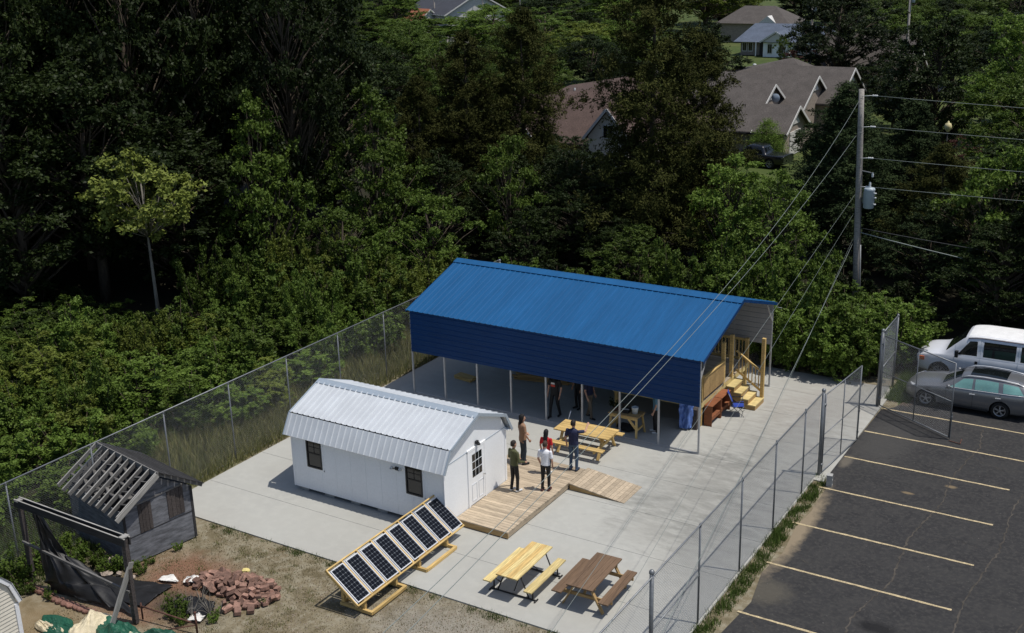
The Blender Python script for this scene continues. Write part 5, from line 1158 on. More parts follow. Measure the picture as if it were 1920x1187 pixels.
wire('cable', 'thinner cable running beside the thick service cable', (.358, 16.9, 3.95), wdir(-80.8), .045, .0006, 70, .0035)
for i, (z, dz) in enumerate([(10.33, .040), (8.98, .030), (7.60, .022), (6.31, .010)]):
    lab = ['top power line running right from the pole top', 'second power line running right from the pole', 'third power line running right, level with the fuse', 'lowest power line running right from the transformer'][i]
    wire('power_line', lab, (.75, 16.85, z), Vector((1, 0, 0)), dz, .0007, 45, .009, 'wire_grey', None, 30)
    o = MB().tube([PP(z-.05)+Vector((PX, PY-.1, 0)), (.78, 16.86, z)], .012, 5).lathe([(.01, 0), (.05, .05), (.02, .09), (.05, .13), (.02, .17), (.05, .21), (.01, .26)], 8, (.74, 16.85, z), 'x').build('insulator', 'porcelain', None, True)
    tag(o, 'string insulator holding the '+['top', 'second', 'third', 'lowest'][i]+' line on the right of the pole', 'insulator')
wire('cable', 'thick sagging communication cable running right below the transformer', (.55, 16.9, 4.2), Vector((1, 0, 0)), .17, .0045, 42, .022, 'wire_grey', None, 30)
wire('cable', 'thin dark cable running right below the transformer', (.55, 16.9, 4.4), Vector((1, .02, 0)), .10, .0028, 42, .014, 'wire_black', None, 30)
# ------------------------------------------------------------------ houses
def gable_block(parent, x0, x1, y0, y1, eave, ry, rz_, roof, wall='brick_wall', over=.35, gx=(1, 1), trim='trim_white', siding=None):
    """walls plus a gable roof with ridge along X"""
    gp = [(y0, 0), (y1, 0), (y1, eave), (ry, rz_), (y0, eave)]
    MB().prism([(x0, y, z) for y, z in gp], (x1-x0, 0, 0)).build('wall', wall, parent)
    sl0 = (rz_-eave)/(ry-y0); sl1 = (rz_-eave)/(y1-ry)
    for s in (0, 1):
        a = (y0-over, eave-over*sl0) if s == 0 else (y1+over, eave-over*sl1)
        MB().prism([(x0-over*gx[0], a[0], a[1]+.06), (x0-over*gx[0], ry, rz_+.06), (x0-over*gx[0], ry, rz_+.16), (x0-over*gx[0], a[0], a[1]+.16)], (x1-x0+over*(gx[0]+gx[1]), 0, 0)).build('roof', roof, parent)
        if gx[1]: beam('barge_board', parent, trim, (x1+over+.02, a[0], a[1]+.04), (x1+over+.02, ry, rz_+.04), .05, .20)
        if s == 0: beam('gutter', parent, trim if wall != 'brick_wall' else 'board_brown', (x0-over*gx[0], a[0]-.03, a[1]+.06), (x1+over*gx[1], a[0]-.03, a[1]+.06), .10, .12)
def win(parent, c, w, h, axis='y', frame='trim_white'):
    x, y, z = c; f = MB()
    if axis == 'y':
        f.box((x, y-.03, z), (w+.16, .05, h+.16)); o = f.build('window', frame, parent); MB().box((x-w*.255, y-.06, z), (w*.46, .02, h*.94)).box((x+w*.255, y-.06, z), (w*.46, .02, h*.94)).build('pane', 'dark_glass', o)
    else:
        f.box((x+.03, y, z), (.05, w+.16, h+.16)); o = f.build('window', frame, parent); MB().box((x+.06, y-w*.255, z), (.02, w*.46, h*.94)).box((x+.06, y+w*.255, z), (.02, w*.46, h*.94)).build('pane', 'dark_glass', o)
    return o
bh = thing('house', 'brick house with stepped brown shingle gables behind the pickup', 'house', (-18, 60, 0)); 
def sub(x, y): return x+18, y-60
gable_block(bh, -.4, 2.55, -6.2, -.8, 2.1, -3.5, 3.75, 'shingle_brown', gx=(0, 1))
gable_block(bh, -7.2, -.4, -6.2, 4.2, 2.1, -1.0, 5.04, 'shingle_brown', gx=(1, 1))
gable_block(bh, -6.5, 1.6, .2, 8.2, 2.85, 4.2, 5.22, 'shingle_brown', gx=(1, 1))
gable_block(bh, -3.5, 3.3, 5.0, 13.0, 3.0, 9.0, 5.45, 'shingle_brown', gx=(1, 1))
m = MB(); m.add([(-13, 7, 3.2), (1.5, 7, 3.2), (1.5, 18, 3.2), (-13, 18, 3.2), (-10, 12.2, 4.4), (-3.1, 12.2, 5.95)], [(0, 1, 5, 4), (1, 2, 5), (2, 3, 4, 5), (3, 0, 4), (3, 2, 1, 0)]); m.build('hip_roof', 'shingle_brown', bh)
mesh_obj('wall', boxv((-6, 12.5, 1.6), (13, 10, 3.2)), BOXF, 'brick_wall', bh)
for (x, y, z, w) in [(2.56, -3.5, 2.9, 1.0), (-.39, -1.0, 4.35, 1.0), (1.61, 4.2, 4.55, 1.0), (3.31, 9.0, 4.8, 1.0)]:
    MB().prism([(x, y-w, z-.45), (x, y+w, z-.45), (x, y, z+.30)], (.06, 0, 0)).build('gable_panel', 'trim_white', bh)
mesh_obj('garage_door', boxv((2.58, -3.5, .95), (.06, 2.6, 1.9)), BOXF, 'trim_white', bh)
MB().lathe([(.001, .0), (.25, .03), (.36, .10)], 14, (.25, -1.9, 4.15), 'y').build('satellite_dish', 'metal_trim', bh, True)
wh_ = thing('house', 'white house with blue-grey hipped roof and porch in the distance', 'house', (-43, 129, 0))
def hip(parent, x0, x1, y0, y1, e, rx0, rx1, ry, rz_, mat, name='hip_roof'):
    m = MB(); m.add([(x0, y0, e), (x1, y0, e), (x1, y1, e), (x0, y1, e), (rx0, ry, rz_), (rx1, ry, rz_)], [(0, 1, 5, 4), (1, 2, 5), (2, 3, 4, 5), (3, 0, 4), (3, 2, 1, 0)]); m.build(name, mat, parent)
mesh_obj('wall', boxv((-1.5, 4.0, 1.0), (6.6, 7, 2.0)), BOXF, 'brick_wall', wh_); mesh_obj('wall', boxv((1.1, 1.0, 1.05), (3.8, 4.4, 2.1)), BOXF, 'white_siding', wh_)
hip(wh_, -5.6, 4.6, -.4, 8.6, 1.95, -4.0, 2.4, 4.1, 4.25, 'shingle_blue')
m = MB(); m.add([(-1.2, -1.6, 2.05), (3.4, -1.6, 2.05), (3.4, 3.5, 2.05), (-1.2, 3.5, 2.05), (1.1, -1.6, 3.5), (1.1, 3.5, 3.5)], [(0, 4, 5, 3), (1, 2, 5, 4), (3, 2, 1, 0)]); m.build('porch_roof', 'shingle_blue', wh_)
MB().prism([(-.9, -1.45, 2.08), (3.1, -1.45, 2.08), (1.1, -1.45, 3.3)], (0, .1, 0)).build('porch_gable', 'trim_white', wh_)
for s in (-1, 1): beam('barge_board', wh_, 'trim_white', (1.1+s*2.3, -1.65, 2.05), (1.1, -1.65, 3.5), .06, .22)
hip(wh_, 3.0, 7.4, 1.5, 8.0, 2.7, 4.2, 6.2, 4.7, 3.95, 'shingle_blue'); mesh_obj('wall', boxv((5.2, 4.7, 1.35), (3.8, 5.6, 2.7)), BOXF, 'white_siding', wh_)
for x in (-4.2, -3.3): win(wh_, (x, .5, 1.2), .55, 1.2)
for x in (.2, 1.9): win(wh_, (x, -1.2, 1.15), .6, 1.3)
mesh_obj('door', boxv((-1.5, .46, .95), (.8, .12, 1.8)), BOXF, 'board_brown', wh_)
for x in (-2.2, -.9): mesh_obj('porch_post', boxv((x, -.3, 1.0), (.14, .14, 2.0)), BOXF, 'white_paint', wh_)
h3 = thing('house', 'brown hip roofed house just behind the white house', 'house', (-53, 150, 0))
mesh_obj('wall', boxv((0, 2.5, 1.5), (11, 8, 3)), BOXF, 'brick_wall', h3); hip(h3, -6.2, 6.2, -2.2, 7, 3.0, -3.0, 2.2, 2.5, 5.5, 'shingle_brown')
MB().prism([(1.0, -2.0, 3.05), (4.0, -2.0, 3.05), (2.5, -2.0, 4.2)], (0, 3, 0)).build('front_gable', 'trim_white', h3)
rh = thing('house', 'house with reddish brown shingle roof and white trimmed gables behind the cedars', 'house', (-26, 44, 0))
gable_block(rh, -6.5, 6.0, -4.2, 3.0, 2.9, -.2, 5.4, 'shingle_red', over=.4)
m = MB(); m.add([(-7.6, -2.0, 4.2), (7.0, -2.0, 4.2), (7.0, 7.6, 3.2), (-7.6, 7.6, 3.2), (-4.6, 2.6, 6.0), (0.6, 2.6, 6.9)], [(0, 1, 5, 4), (1, 2, 5), (2, 3, 4, 5), (3, 0, 4), (3, 2, 1, 0)]); m.build('hip_roof', 'shingle_red', rh)
def cross_gable(parent, x, y, w, d, eave, top, roof):
    MB().prism([(x-w, y, 0), (x+w, y, 0), (x+w, y, eave), (x, y, top), (x-w, y, eave)], (0, .1, 0)).build('wall', 'vinyl_cream', parent)
    for s in (-1, 1):
        MB().prism([(x+s*(w+.3), y-.3, eave-.25), (x, y-.3, top+.08), (x, y-.3, top+.18), (x+s*(w+.3), y-.3, eave-.15)], (0, d, 0)).build('roof', roof, parent)
        beam('barge_board', parent, 'trim_white', (x+s*(w+.3), y-.33, eave-.2), (x, y-.33, top+.12), .05, .18, up=(0, 0, 1))
cross_gable(rh, 2.6, -4.9, 1.6, 4.5, 3.5, 5.4, 'shingle_red'); cross_gable(rh, -4.4, -4.9, 1.7, 4.0, 2.0, 3.9, 'shingle_red')
win(rh, (2.6, -4.9, 3.9), .7, .9); win(rh, (-1.2, -4.25, 1.5), 1.2, 1.2); MB().tube([(-3.4, 1.2, 5.0), (-3.4, 1.2, 6.0)], .08, 8).build('vent_pipe', 'galvanised', rh, True)
dh = thing('house', 'house with dark slate coloured gable roof at the top edge of the picture', 'house', (-104, 140, 0), math.radians(-30))
gable_block(dh, -9, 7, -6, 6, 5.0, 0, 8.2, 'shingle_dark', wall='trim_white', over=.5); win(dh, (-6, -6, 3.6), 1.6, 1.4); win(dh, (-1, -6, 3.6), 1.6, 1.4)
oh = thing('house', 'small house with orange tiled roof at the top edge of the picture', 'house', (-107.5, 133.5, 0), math.radians(-20))
gable_block(oh, -2.6, 2.4, -2.2, 2.2, 3.9, 0, 5.6, 'shingle_orange', wall='trim_white', over=.3)
h7 = thing('house', 'house with plain brown roof between the big tree and the dark evergreen', 'house', (-17.5, 90, 0))
gable_block(h7, -5.5, 3.2, -4.5, 5, 3.0, 0, 6.6, 'shingle_brown', over=.4); win(h7, (-1, -4.5, 1.5), 1.4, 1.1); win(h7, (1.8, -4.5, 1.5), .9, 1.1)
lh = thing('house', 'brown roofed house glimpsed through the dark trees on the left', 'house', (-66, 37, 0), math.radians(15))
gable_block(lh, -6, 6, -5, 5, 3.0, 0, 6.0, 'shingle_brown', over=.4); win(lh, (0, -5, 1.5), 1.2, 1.1)
# street lamps and far poles
lp = thing('street_lamp', 'globe street lamp standing in front of the dark evergreen', 'lamp', (-2.72, 51.4, .62))
MB().tube([(0, 0, -.66), (0, 0, 2.75)], [.06, .045], 8).build('pole', 'black_metal', lp, True); MB().lathe([(.08, 2.72), (.12, 2.78), (.24, 2.95), (.26, 3.12), (.20, 3.30), (.07, 3.38), (.06, 3.46), (.001, 3.5)], 14).build('globe', 'globe', lp, True)
lp = thing('street_lamp', 'short lamp post on the lawn behind the brown house roof', 'lamp', (-30.5, 88, 0))
MB().tube([(0, 0, 0), (0, 0, 3.2)], .06, 8).build('pole', 'black_metal', lp, True); MB().lathe([(.05, 3.2), (.2, 3.3), (.2, 3.45), (.001, 3.5)], 10).build('lantern', 'porcelain', lp, True)
for (x, y, h, lab) in [(-106.2, 135.5, 9.5, 'thin far utility pole in front of the orange roofed house'), (-96.5, 136, 9.5, 'far utility pole right of the slate roofed house'), (-91.5, 140, 9.5, 'far utility pole at the top edge above the yellow-green tree'), (-23.8, 86, 11, 'far utility pole beside the white house'), (-14.1, 86, 12, 'far utility pole behind the dark evergreen')]:
    t = thing('utility_pole', lab, 'utility pole', (x, y, 0)); MB().tube([(0, 0, 0), (0, 0, h)], [.16, .11], 8).build('shaft', 'pole_wood', t, True); MB().box((0, 0, h-.5), (1.8, .1, .12)).build('cross_arm', 'pole_wood', t); MB().lathe([(.001, 0), (.16, 0), (.16, .6), (.001, .62)], 10, (.3, 0, h-1.9)).build('transformer_can', 'transformer_grey', t, True)
# ------------------------------------------------------------------ vegetation
NR = np.random.default_rng(11)
def leaf_mesh(name, C, R, N_, size, mat, seed, updown=.50, aspect=.58, droop=0.25, jitter=.40, twigs=13, outward=.45):
    """leaf-sized folded quads scattered in clumps; v = per-leaf tone"""
    g = np.random.default_rng(seed); C = np.asarray(C, float); R = np.asarray(R, float); k = len(C)
    idx = np.repeat(np.arange(k), N_); n = len(idx)
    T = twigs; td = g.normal(size=(k, T, 3)); td[:, :, 2] += .25; ax = C.copy(); ax[:, 2] = 0; ax /= (np.linalg.norm(ax, axis=1)[:, None]+1e-6); td += ax[:, None, :]*outward
    td /= np.linalg.norm(td, axis=2)[:, :, None]; tl = .55+.65*g.random((k, T)); ti = g.integers(0, T, n); d = td[idx, ti]; tt = .12+.88*g.random(n)**.75
    P = C[idx]+d*(tl[idx, ti]*tt)[:, None]*R[idx]*1.08+g.normal(size=(n, 3))*size*.42; P[:, 2] -= droop*tt*tt*R[idx][:, 2]*.5
    nrm = d*.30+np.array([0, 0, updown])+g.normal(size=(n, 3))*.60; nrm /= np.linalg.norm(nrm, axis=1)[:, None]
    tn = d*.9+g.normal(size=(n, 3))*.7; tn -= (tn*nrm).sum(1)[:, None]*nrm; tn /= np.linalg.norm(tn, axis=1)[:, None]; b = np.cross(nrm, tn)
    s = size*(1-jitter+2*jitter*g.random(n)); s = s[:, None]
    V = np.empty((n, 4, 3)); V[:, 0] = P-tn*s*.5; V[:, 1] = P+b*s*.5*aspect-nrm*s*.08; V[:, 2] = P+tn*s*.5; V[:, 3] = P-b*s*.5*aspect-nrm*s*.08
    me = bpy.data.meshes.new(name); me.vertices.add(n*4); me.vertices.foreach_set('co', V.reshape(-1)); me.loops.add(n*4); me.loops.foreach_set('vertex_index', np.arange(n*4, dtype=np.int32))
    me.polygons.add(n); me.polygons.foreach_set('loop_start', np.arange(0, n*4, 4, dtype=np.int32)); me.polygons.foreach_set('loop_total', np.full(n, 4, np.int32))
    ct = g.random(k)[idx]*.55+g.random(n)*.45; at = me.attributes.new('v', 'FLOAT', 'POINT'); at.data.foreach_set('value', np.repeat(ct, 4).astype(np.float32))
    me.materials.append(MATS[mat]); me.update(calc_edges=True); me.validate(); return me
def limb(m, p, q, r0, r1, rnd, n=5, bend=.12):
    p, q = Vector(p), Vector(q); L = (q-p).length; o1 = Vector((rnd.uniform(-1, 1), rnd.uniform(-1, 1), rnd.uniform(-.2, .8)))*L*bend
    pts = [p, p.lerp(q, .35)+o1*.8, p.lerp(q, .7)+o1*.6, q]; m.tube(pts, [r0, r0*.75+r1*.25, r0*.35+r1*.65, r1], n)
def mesh_from(m, name, mat):
    me = bpy.data.meshes.new(name); me.from_pydata(m.v, [], m.f); me.materials.append(MATS[mat]); me.polygons.foreach_set('use_smooth', [True]*len(me.polygons)); return me
PROTO = {}
ORD = 'first second third fourth fifth sixth seventh eighth ninth tenth eleventh twelfth thirteenth fourteenth fifteenth sixteenth seventeenth eighteenth nineteenth twentieth'.split()
def ordinal(i):
    return ORD[i] if i < 20 else (['twenty', 'thirty', 'forty', 'fifty', 'sixty', 'seventy', 'eighty', 'ninety'][(i+1)//10-2]+('-'+ORD[(i+1) % 10-1] if (i+1) % 10 else 'th'))
def image_x(o):
    d = o.location-Vector(CAM_LOC); return d.dot(r2)/max(.1, d.dot(fw))
RANKS = {}
def rank(o, what, where): RANKS.setdefault((what, where), []).append(o)
def broadleaf(key, seed, H=12.0, R=3.6, base=.22, clumps=62, leaves=460, size=.19, top=1.0, barkm='bark', cl=1.05, leaf='leaf_dark', lean=0.0):
    rnd = random.Random(seed); C = []; Rr = []; wood_ = MB(); zc = H*(base+1)/2; hz = H*(1-base)/2
    wob = 1.0 if base < .4 else .12; tk = 1.0 if base < .4 else .55; wood_.tube([(0, 0, -.1), (rnd.uniform(-.1, .1)*wob, .05*wob, H*.2), (rnd.uniform(-.25, .25)*wob, rnd.uniform(-.25, .25)*wob, H*.5), (rnd.uniform(-.4, .4)*wob, rnd.uniform(-.4, .4)*wob, H*.88)], [H*.020*tk, H*.016*tk, H*.010*tk, H*.003], 8)
    while len(C) < clumps:
        d = Vector((rnd.gauss(0, 1), rnd.gauss(0, 1), rnd.gauss(0, 1))).normalized(); q = rnd.uniform(.45, 1.0)**.6
        lobes = 1+.22*math.sin(3*math.atan2(d.y, d.x)+seed)+.16*math.sin(5*math.atan2(d.y, d.x)+2*seed+d.z*3)
        prof = 1-.35*max(0, d.z) if top > .9 else 1
        p = Vector((d.x*R*q*lobes*prof, d.y*R*q*lobes*prof, zc+d.z*hz*q)); r = cl*rnd.uniform(.6, 1.25)
        if any((p-c).length < r*.62 for c in C): 
            if rnd.random() < .8: continue
        C.append(p); Rr.append((r*rnd.uniform(.9, 1.3), r*rnd.uniform(.9, 1.3), r*rnd.uniform(.5, .75)))
        zs = max(H*base*(.75 if base < .4 else .96), p.z-rnd.uniform(.8, 2.6)-p.xy.length*.35); limb(wood_, (lean*zs/H, 0, zs), p, H*(.0055 if base < .4 else .0030)*(1.2-zs/H), .012 if base < .4 else .006, rnd)
    crown = leaf_mesh('crown', C, Rr, leaves, size, leaf, seed)
    PROTO[key] = (mesh_from(wood_, 'trunk', barkm), crown); return PROTO[key]
def conifer(key, seed, H=12.0, R=2.8, base=.08, tiers=26, leaf='leaf_cedar', leaves=150, size=.16, power=.8, irregular=.35, droop=.15, per=(7, 12)):
    rnd = random.Random(seed); C = []; Rr = []; w = MB(); w.tube([(0, 0, -.1), (0, 0, H*.5), (.05, .03, H*.97)], [H*.018, H*.011, .02], 8)
    for t_ in range(tiers):
        f = t_/(tiers-1); z = H*(base+(1-base)*f); rr = R*(1-f)**power*(1+.0*rnd.random())+.12; n = max(3, int(rnd.uniform(*per)*(1-f*.7))); a0 = rnd.uniform(0, 6.28)
        for k in range(n):
            a = a0+2*math.pi*k/n+rnd.uniform(-.35, .35); ln = rr*rnd.uniform(1-irregular, 1+irregular*.6); tip = Vector((math.cos(a)*ln, math.sin(a)*ln, z+ln*rnd.uniform(.0, .35)))
            if f < .9: limb(w, (0, 0, z-.1), tip, .035*(1.1-f), .008, rnd, 4, .06)
            for q in (.45, .75, 1.0):
                if q < .5 and ln < .6: continue
                s = (.30+.42*ln/R)*rnd.uniform(.8, 1.25); C.append(Vector((0, 0, z)).lerp(tip, q)+Vector((rnd.uniform(-.15, .15), rnd.uniform(-.15, .15), rnd.uniform(-.1, .2)))); Rr.append((s*1.15, s*1.15, s*.95))
    crown = leaf_mesh('crown', C, Rr, leaves, size, leaf, seed, updown=.30, aspect=.36, droop=0.0, twigs=14, outward=.7)
    PROTO[key] = (mesh_from(w, 'trunk', 'bark'), crown); return PROTO[key]
def shrub(key, seed, H=3.2, R=1.7, shoots=15, leaves=190, size=.105, leaf='leaf_olive', cl=.52):
    """many upright shoots of unequal height, each with leafy sprays along its upper part"""
    rnd = random.Random(seed); C = []; Rr = []; w = MB()
    for k in range(shoots):
        a = rnd.uniform(0, 6.28); q = math.sqrt(rnd.random()); L = H*rnd.uniform(.50, 1.0)*(1-.28*q*q); tip = Vector((R*q*math.cos(a), R*q*math.sin(a), L)); root = Vector((tip.x*.35, tip.y*.35, 0)); limb(w, root, tip, .022, .005, rnd, 4, .06)
        for f in (.30, .48, .66, .84, .98):
            p = root.lerp(tip, f); p.x += rnd.uniform(-.22, .22); p.y += rnd.uniform(-.22, .22); r = cl*(1.15-.75*f)*rnd.uniform(.75, 1.3)*(R/1.7)**.5; C.append(p); Rr.append((r, r, r*rnd.uniform(.7, 1.2)))
    PROTO[key] = (mesh_from(w, 'stems', 'bark'), leaf_mesh('foliage', C, Rr, leaves, size, leaf, seed, twigs=8, outward=.35)); return PROTO[key]
LEAFVAR = {}
def with_leaf(mesh, mat):
    k = (mesh.name, mat)
    if k not in LEAFVAR:
        me = mesh.copy(); me.materials.clear(); me.materials.append(MATS[mat]); LEAFVAR[k] = me
    return LEAFVAR[k]
def plant(key, name, label, cat, x, y, h, w=None, leaf=None, group=None, rz=None, parts=('trunk', 'crown'), z=-.05, tilt=0):
    """one individual: Empty with its trunk and crown, meshes shared between alike plants"""
    a, b = PROTO[key]; H0, R0 = DIM[key]; s = h/H0; sx = s if w is None else (w/2)/R0
    t = thing(name, label, cat, (x, y, z), RNG.uniform(0, 6.28) if rz is None else rz, group)
    o = link(parts[0], a, t); c = link(parts[1], b if leaf is None else with_leaf(b, leaf), t)
    for q in (o, c): q.scale = (sx, sx, s)
    return t
DIM = {}
def reg(key, fn, seed, **k): fn(key, seed, **k); DIM[key] = (k.get('H', {'broadleaf': 12.0, 'conifer': 12.0, 'shrub': 3.2}[fn.__name__]), k.get('R', {'broadleaf': 3.6, 'conifer': 2.8, 'shrub': 1.7}[fn.__name__]))
reg('oakA', broadleaf, 1, clumps=100, leaves=400, size=.165, cl=.95); reg('oakB', broadleaf, 2, R=3.2, base=.10, clumps=112, leaves=360, size=.15, cl=.82); reg('oakC', broadleaf, 3, R=3.9, base=.16, clumps=92, leaves=420, size=.17, cl=1.02, top=.5)
reg('midA', broadleaf, 4, H=6.0, R=2.1, base=.10, clumps=84, leaves=260, size=.12, cl=.52, leaf='leaf_bright'); reg('midB', broadleaf, 5, H=6.0, R=1.9, base=.05, clumps=84, leaves=260, size=.12, cl=.50, leaf='leaf_mid')
reg('airy', broadleaf, 6, H=6.0, R=2.3, base=.15, clumps=56, leaves=190, size=.14, cl=.52, leaf='leaf_bright')
reg('sapling', broadleaf, 7, H=6.6, R=1.65, base=.55, clumps=58, leaves=150, size=.145, cl=.40, leaf='leaf_yellow', barkm='bark_grey', top=.5)
reg('cedarA', conifer, 8, R=3.0, tiers=24, power=.55, irregular=.42, leaves=260, size=.135); reg('cedarB', conifer, 9, R=2.5, tiers=24, power=.75, irregular=.30, leaves=230, size=.135, leaf='leaf_cedar_blue')
reg('arbor', conifer, 10, H=3.0, R=1.05, base=.02, tiers=13, power=.6, irregular=.12, leaves=110, size=.10, leaf='leaf_bright', per=(6, 9)); reg('dome', broadleaf, 14, H=10.0, R=3.4, base=.08, clumps=140, leaves=280, size=.17, cl=.75)
for i, (h_, r_, n_) in enumerate([(3.2, 1.6, 15), (3.8, 1.35, 12), (2.8, 1.8, 17), (3.3, 1.5, 13)]): reg('shrub%d' % i, shrub, 20+i, H=h_, R=r_, shoots=n_)
reg('weed', shrub, 30, H=.9, R=.45, shoots=7, leaves=26, size=.085, leaf='leaf_mid', cl=.22)
# hand-placed trees
HERO = [
 ('sapling', 'tree', 'slender pale-trunked young tree with yellow-green crown standing clear of the dark wood', -28.0, 1.1, 8.4, 4.8, None),
 ('cedarA', 'tree', 'brownish cedar with broad ragged top, left of the red roofed house', -24.0, 22.0, 11.8, 6.4, None), ('cedarA', 'tree', 'tallest brownish cedar of the clump left of the red roof', -21.9, 25.0, 12.9, 6.2, None), ('cedarA', 'tree', 'shorter brown cedar at the left end of the cedar clump', -25.6, 19.5, 9.6, 5.0, None),
 ('cedarA', 'tree', 'tall dark cedar in front of the brown house, right of the red roof', -11.6, 21.0, 15.2, 7.2, None), ('cedarA', 'tree', 'brown cedar tucked behind the tall cedar by the brown house', -10.2, 24.5, 11.8, 5.4, None),
 ('cedarB', 'tree', 'blue-green cedar directly behind the utility pole', -2.9, 26.0, 9.4, 6.2, None), ('cedarB', 'tree', 'second blue-green cedar behind and right of the utility pole', -.2, 29.5, 8.2, 5.2, None),
 ('cedarA', 'tree', 'loose brownish cedar right of the transformer', 2.4, 25.0, 6.9, 5.0, None),
 ('dome', 'tree', 'rounded dark evergreen beside the brown house roof, left of the white house', -29.0, 70.0, 9.3, 7.4, 'leaf_dark'), ('oakA', 'tree', 'big spreading tree right of the white house, cut by the top edge', -19.7, 82.0, 12.0, 10.0, 'leaf_dark'),
 ('dome', 'tree', 'massive dark evergreen with visible trunk behind the globe lamp', -5.0, 57.0, 11.2, 8.0, 'leaf_dark'), ('oakA', 'tree', 'light green tree at the right edge behind the power lines', 3.6, 47.0, 12.8, 8.0, 'leaf_bright'),
 ('arbor', 'tree', 'small bright green arborvitae against the brick house wall', -16.3, 52.3, 3.0, 2.3, None), ('airy', 'tree', 'small round tree in front of the white house', -36.6, 116, 4.4, 3.0, 'leaf_mid'),
 ('midA', 'tree', 'bright green leafy tree between the tall cedar and the pole', -6.8, 20.0, 6.7, 4.6, None), ('midA', 'tree', 'bright green tree just left of the utility pole', -4.2, 19.2, 6.3, 4.2, None),
 ('airy', 'tree', 'sunlit open-branched tree at the right edge below the power lines', 6.3, 19.5, 8.4, 5.4, None), ('airy', 'tree', 'sunlit leafy branch tree at the right edge beside the side road', 7.4, 22.5, 6.2, 4.6, None),
 ('airy', 'tree', 'pale green tree standing in front of the brown cedar clump', -18.7, 18.0, 7.4, 4.0, 'leaf_mid'), ('midB', 'tree', 'green tree rising left of the brown cedar clump', -24.8, 14.0, 10.0, 5.0, None), ('midB', 'tree', 'leafy column of green against the dark wood, left of centre', -27.6, 8.0, 10.2, 4.6, None),
 ('airy', 'tree', 'leafy tree rising behind the left end of the pavilion roof', -19.8, 12.0, 5.4, 4.6, 'leaf_bright'), ('airy', 'tree', 'leafy tree rising from the thicket left of the pavilion', -22.4, 8.0, 5.2, 4.6, 'leaf_mid'), ('midB', 'tree', 'low green tree behind the middle of the blue roof', -9.4, 14.6, 4.0, 4.0, 'leaf_mid'),
 ('oakB', 'tree', 'lighter green tree top in the upper left corner', -50.5, 20.0, 13.4, 6.0, 'leaf_mid'), ('oakB', 'tree', 'olive green tree at the left edge of the wood', -47.0, 9.5, 14.6, 5.2, 'leaf_olive'),
 ('oakA', 'tree', 'yellow-green tree far off above the cedar clump', -78, 110, 8.2, 13, 'leaf_bright'), ('oakC', 'tree', 'yellow-green far tree left of the round evergreens at the top', -66, 104, 8.0, 12, 'leaf_bright'),
 ('oakC', 'tree', 'dark tree hiding the right gable of the brown house', -7.4, 40.0, 6.6, 4.6, 'leaf_cedar_blue'), ('airy', 'tree', 'plum leaved small tree under the globe lamp', -1.9, 53.5, 3.0, 3.4, 'leaf_plum'),
 ('airy', 'tree', 'rust-brown small tree right of the white house lawn', -29.0, 100, 4.6, 5.0, 'leaf_plum'),
]
for key, nm, lab, x, y, h, w, leaf in HERO: plant(key, nm, lab, 'tree', x, y, h, w, leaf)
# bright shrubs behind the right end of the slab, grown through the back fence
for i, (x, y, h, w, lf) in enumerate([(-4.4, 12.8, 5.2, 4.0, 'leaf_bright'), (-2.6, 12.0, 4.9, 4.0, 'leaf_bright'), (-.9, 11.4, 4.8, 4.0, 'leaf_bright'), (.9, 11.8, 3.9, 4.0, 'leaf_bright'), (2.3, 11.2, 3.7, 3.8, 'leaf_bright'), (3.6, 11.8, 3.6, 3.2, 'leaf_bright'), (-6.4, 12.8, 4.4, 3.6, 'leaf_mid'), (1.5, 10.1, 3.6, 3.4, 'leaf_bright'), (-.5, 10.0, 3.7, 3.4, 'leaf_bright'), (3.2, 10.1, 3.2, 2.6, 'leaf_bright'), (.5, 9.8, 2.6, 2.6, 'leaf_bright'), (2.4, 9.75, 2.3, 2.4, 'leaf_mid'), (-1.8, 10.2, 3.2, 2.8, 'leaf_mid'), (1.8, 14.2, 2.8, 4.0, 'leaf_mid'), (-1.2, 14.4, 4.6, 4.0, 'leaf_mid'), (3.4, 14.0, 3.2, 3.6, 'leaf_mid'), (-.2, 18.6, 2.6, 3.6, 'leaf_dark'), (2.2, 17.2, 2.4, 3.4, 'leaf_dark')]):
    rank(plant('shrub%d' % (i % 4), 'shrub', '', 'shrub', x, y, h, w, lf, 'shrubs behind the slab and pole', parts=('stems', 'foliage')), 'bright green shrub', 'behind the far right end of the slab')
def edge_lo(x): return 3.0
# thicket behind the left fence
rr_ = random.Random(5); pts = []
for _ in range(6000):
    f = rr_.random(); y = -18+f*30; x = -16.6-rr_.random()**1.2*(10.0 if y < 4 else 7.0)
    if y > 10: x += 3
    if x > -17.6 and y < 0 and rr_.random() < .8: continue
    if all((x-a)**2+(y-b)**2 > 1.7**2 for a, b in pts): pts.append((x, y))
    if len(pts) >= 130: break
for i, (x, y) in enumerate(pts):
    back = min(1, (-16.6-x)/10); h = 2.2+.9*back+rr_.uniform(-.6, .9)+(max(0, min(1, (y+1)/5))*1.3); row = 0 if x > -18.6 else 1 if x > -21 else 2
    if math.hypot(x+26.6, y+.2) < 2.6: h = min(h, 1.2)
    rank(plant('shrub%d' % rr_.randrange(4), 'shrub', '', 'shrub', x, y, h if row else h*.85, rr_.uniform(2.7, 3.9), rr_.choice(['leaf_olive', 'leaf_olive', 'leaf_mid', 'leaf_bright', 'leaf_bright']), 'shrubs of the left thicket', parts=('stems', 'foliage')),
         'olive green shrub', ['in the front row of the left thicket', 'in the middle row of the left thicket', 'in the back row of the left thicket'][row])
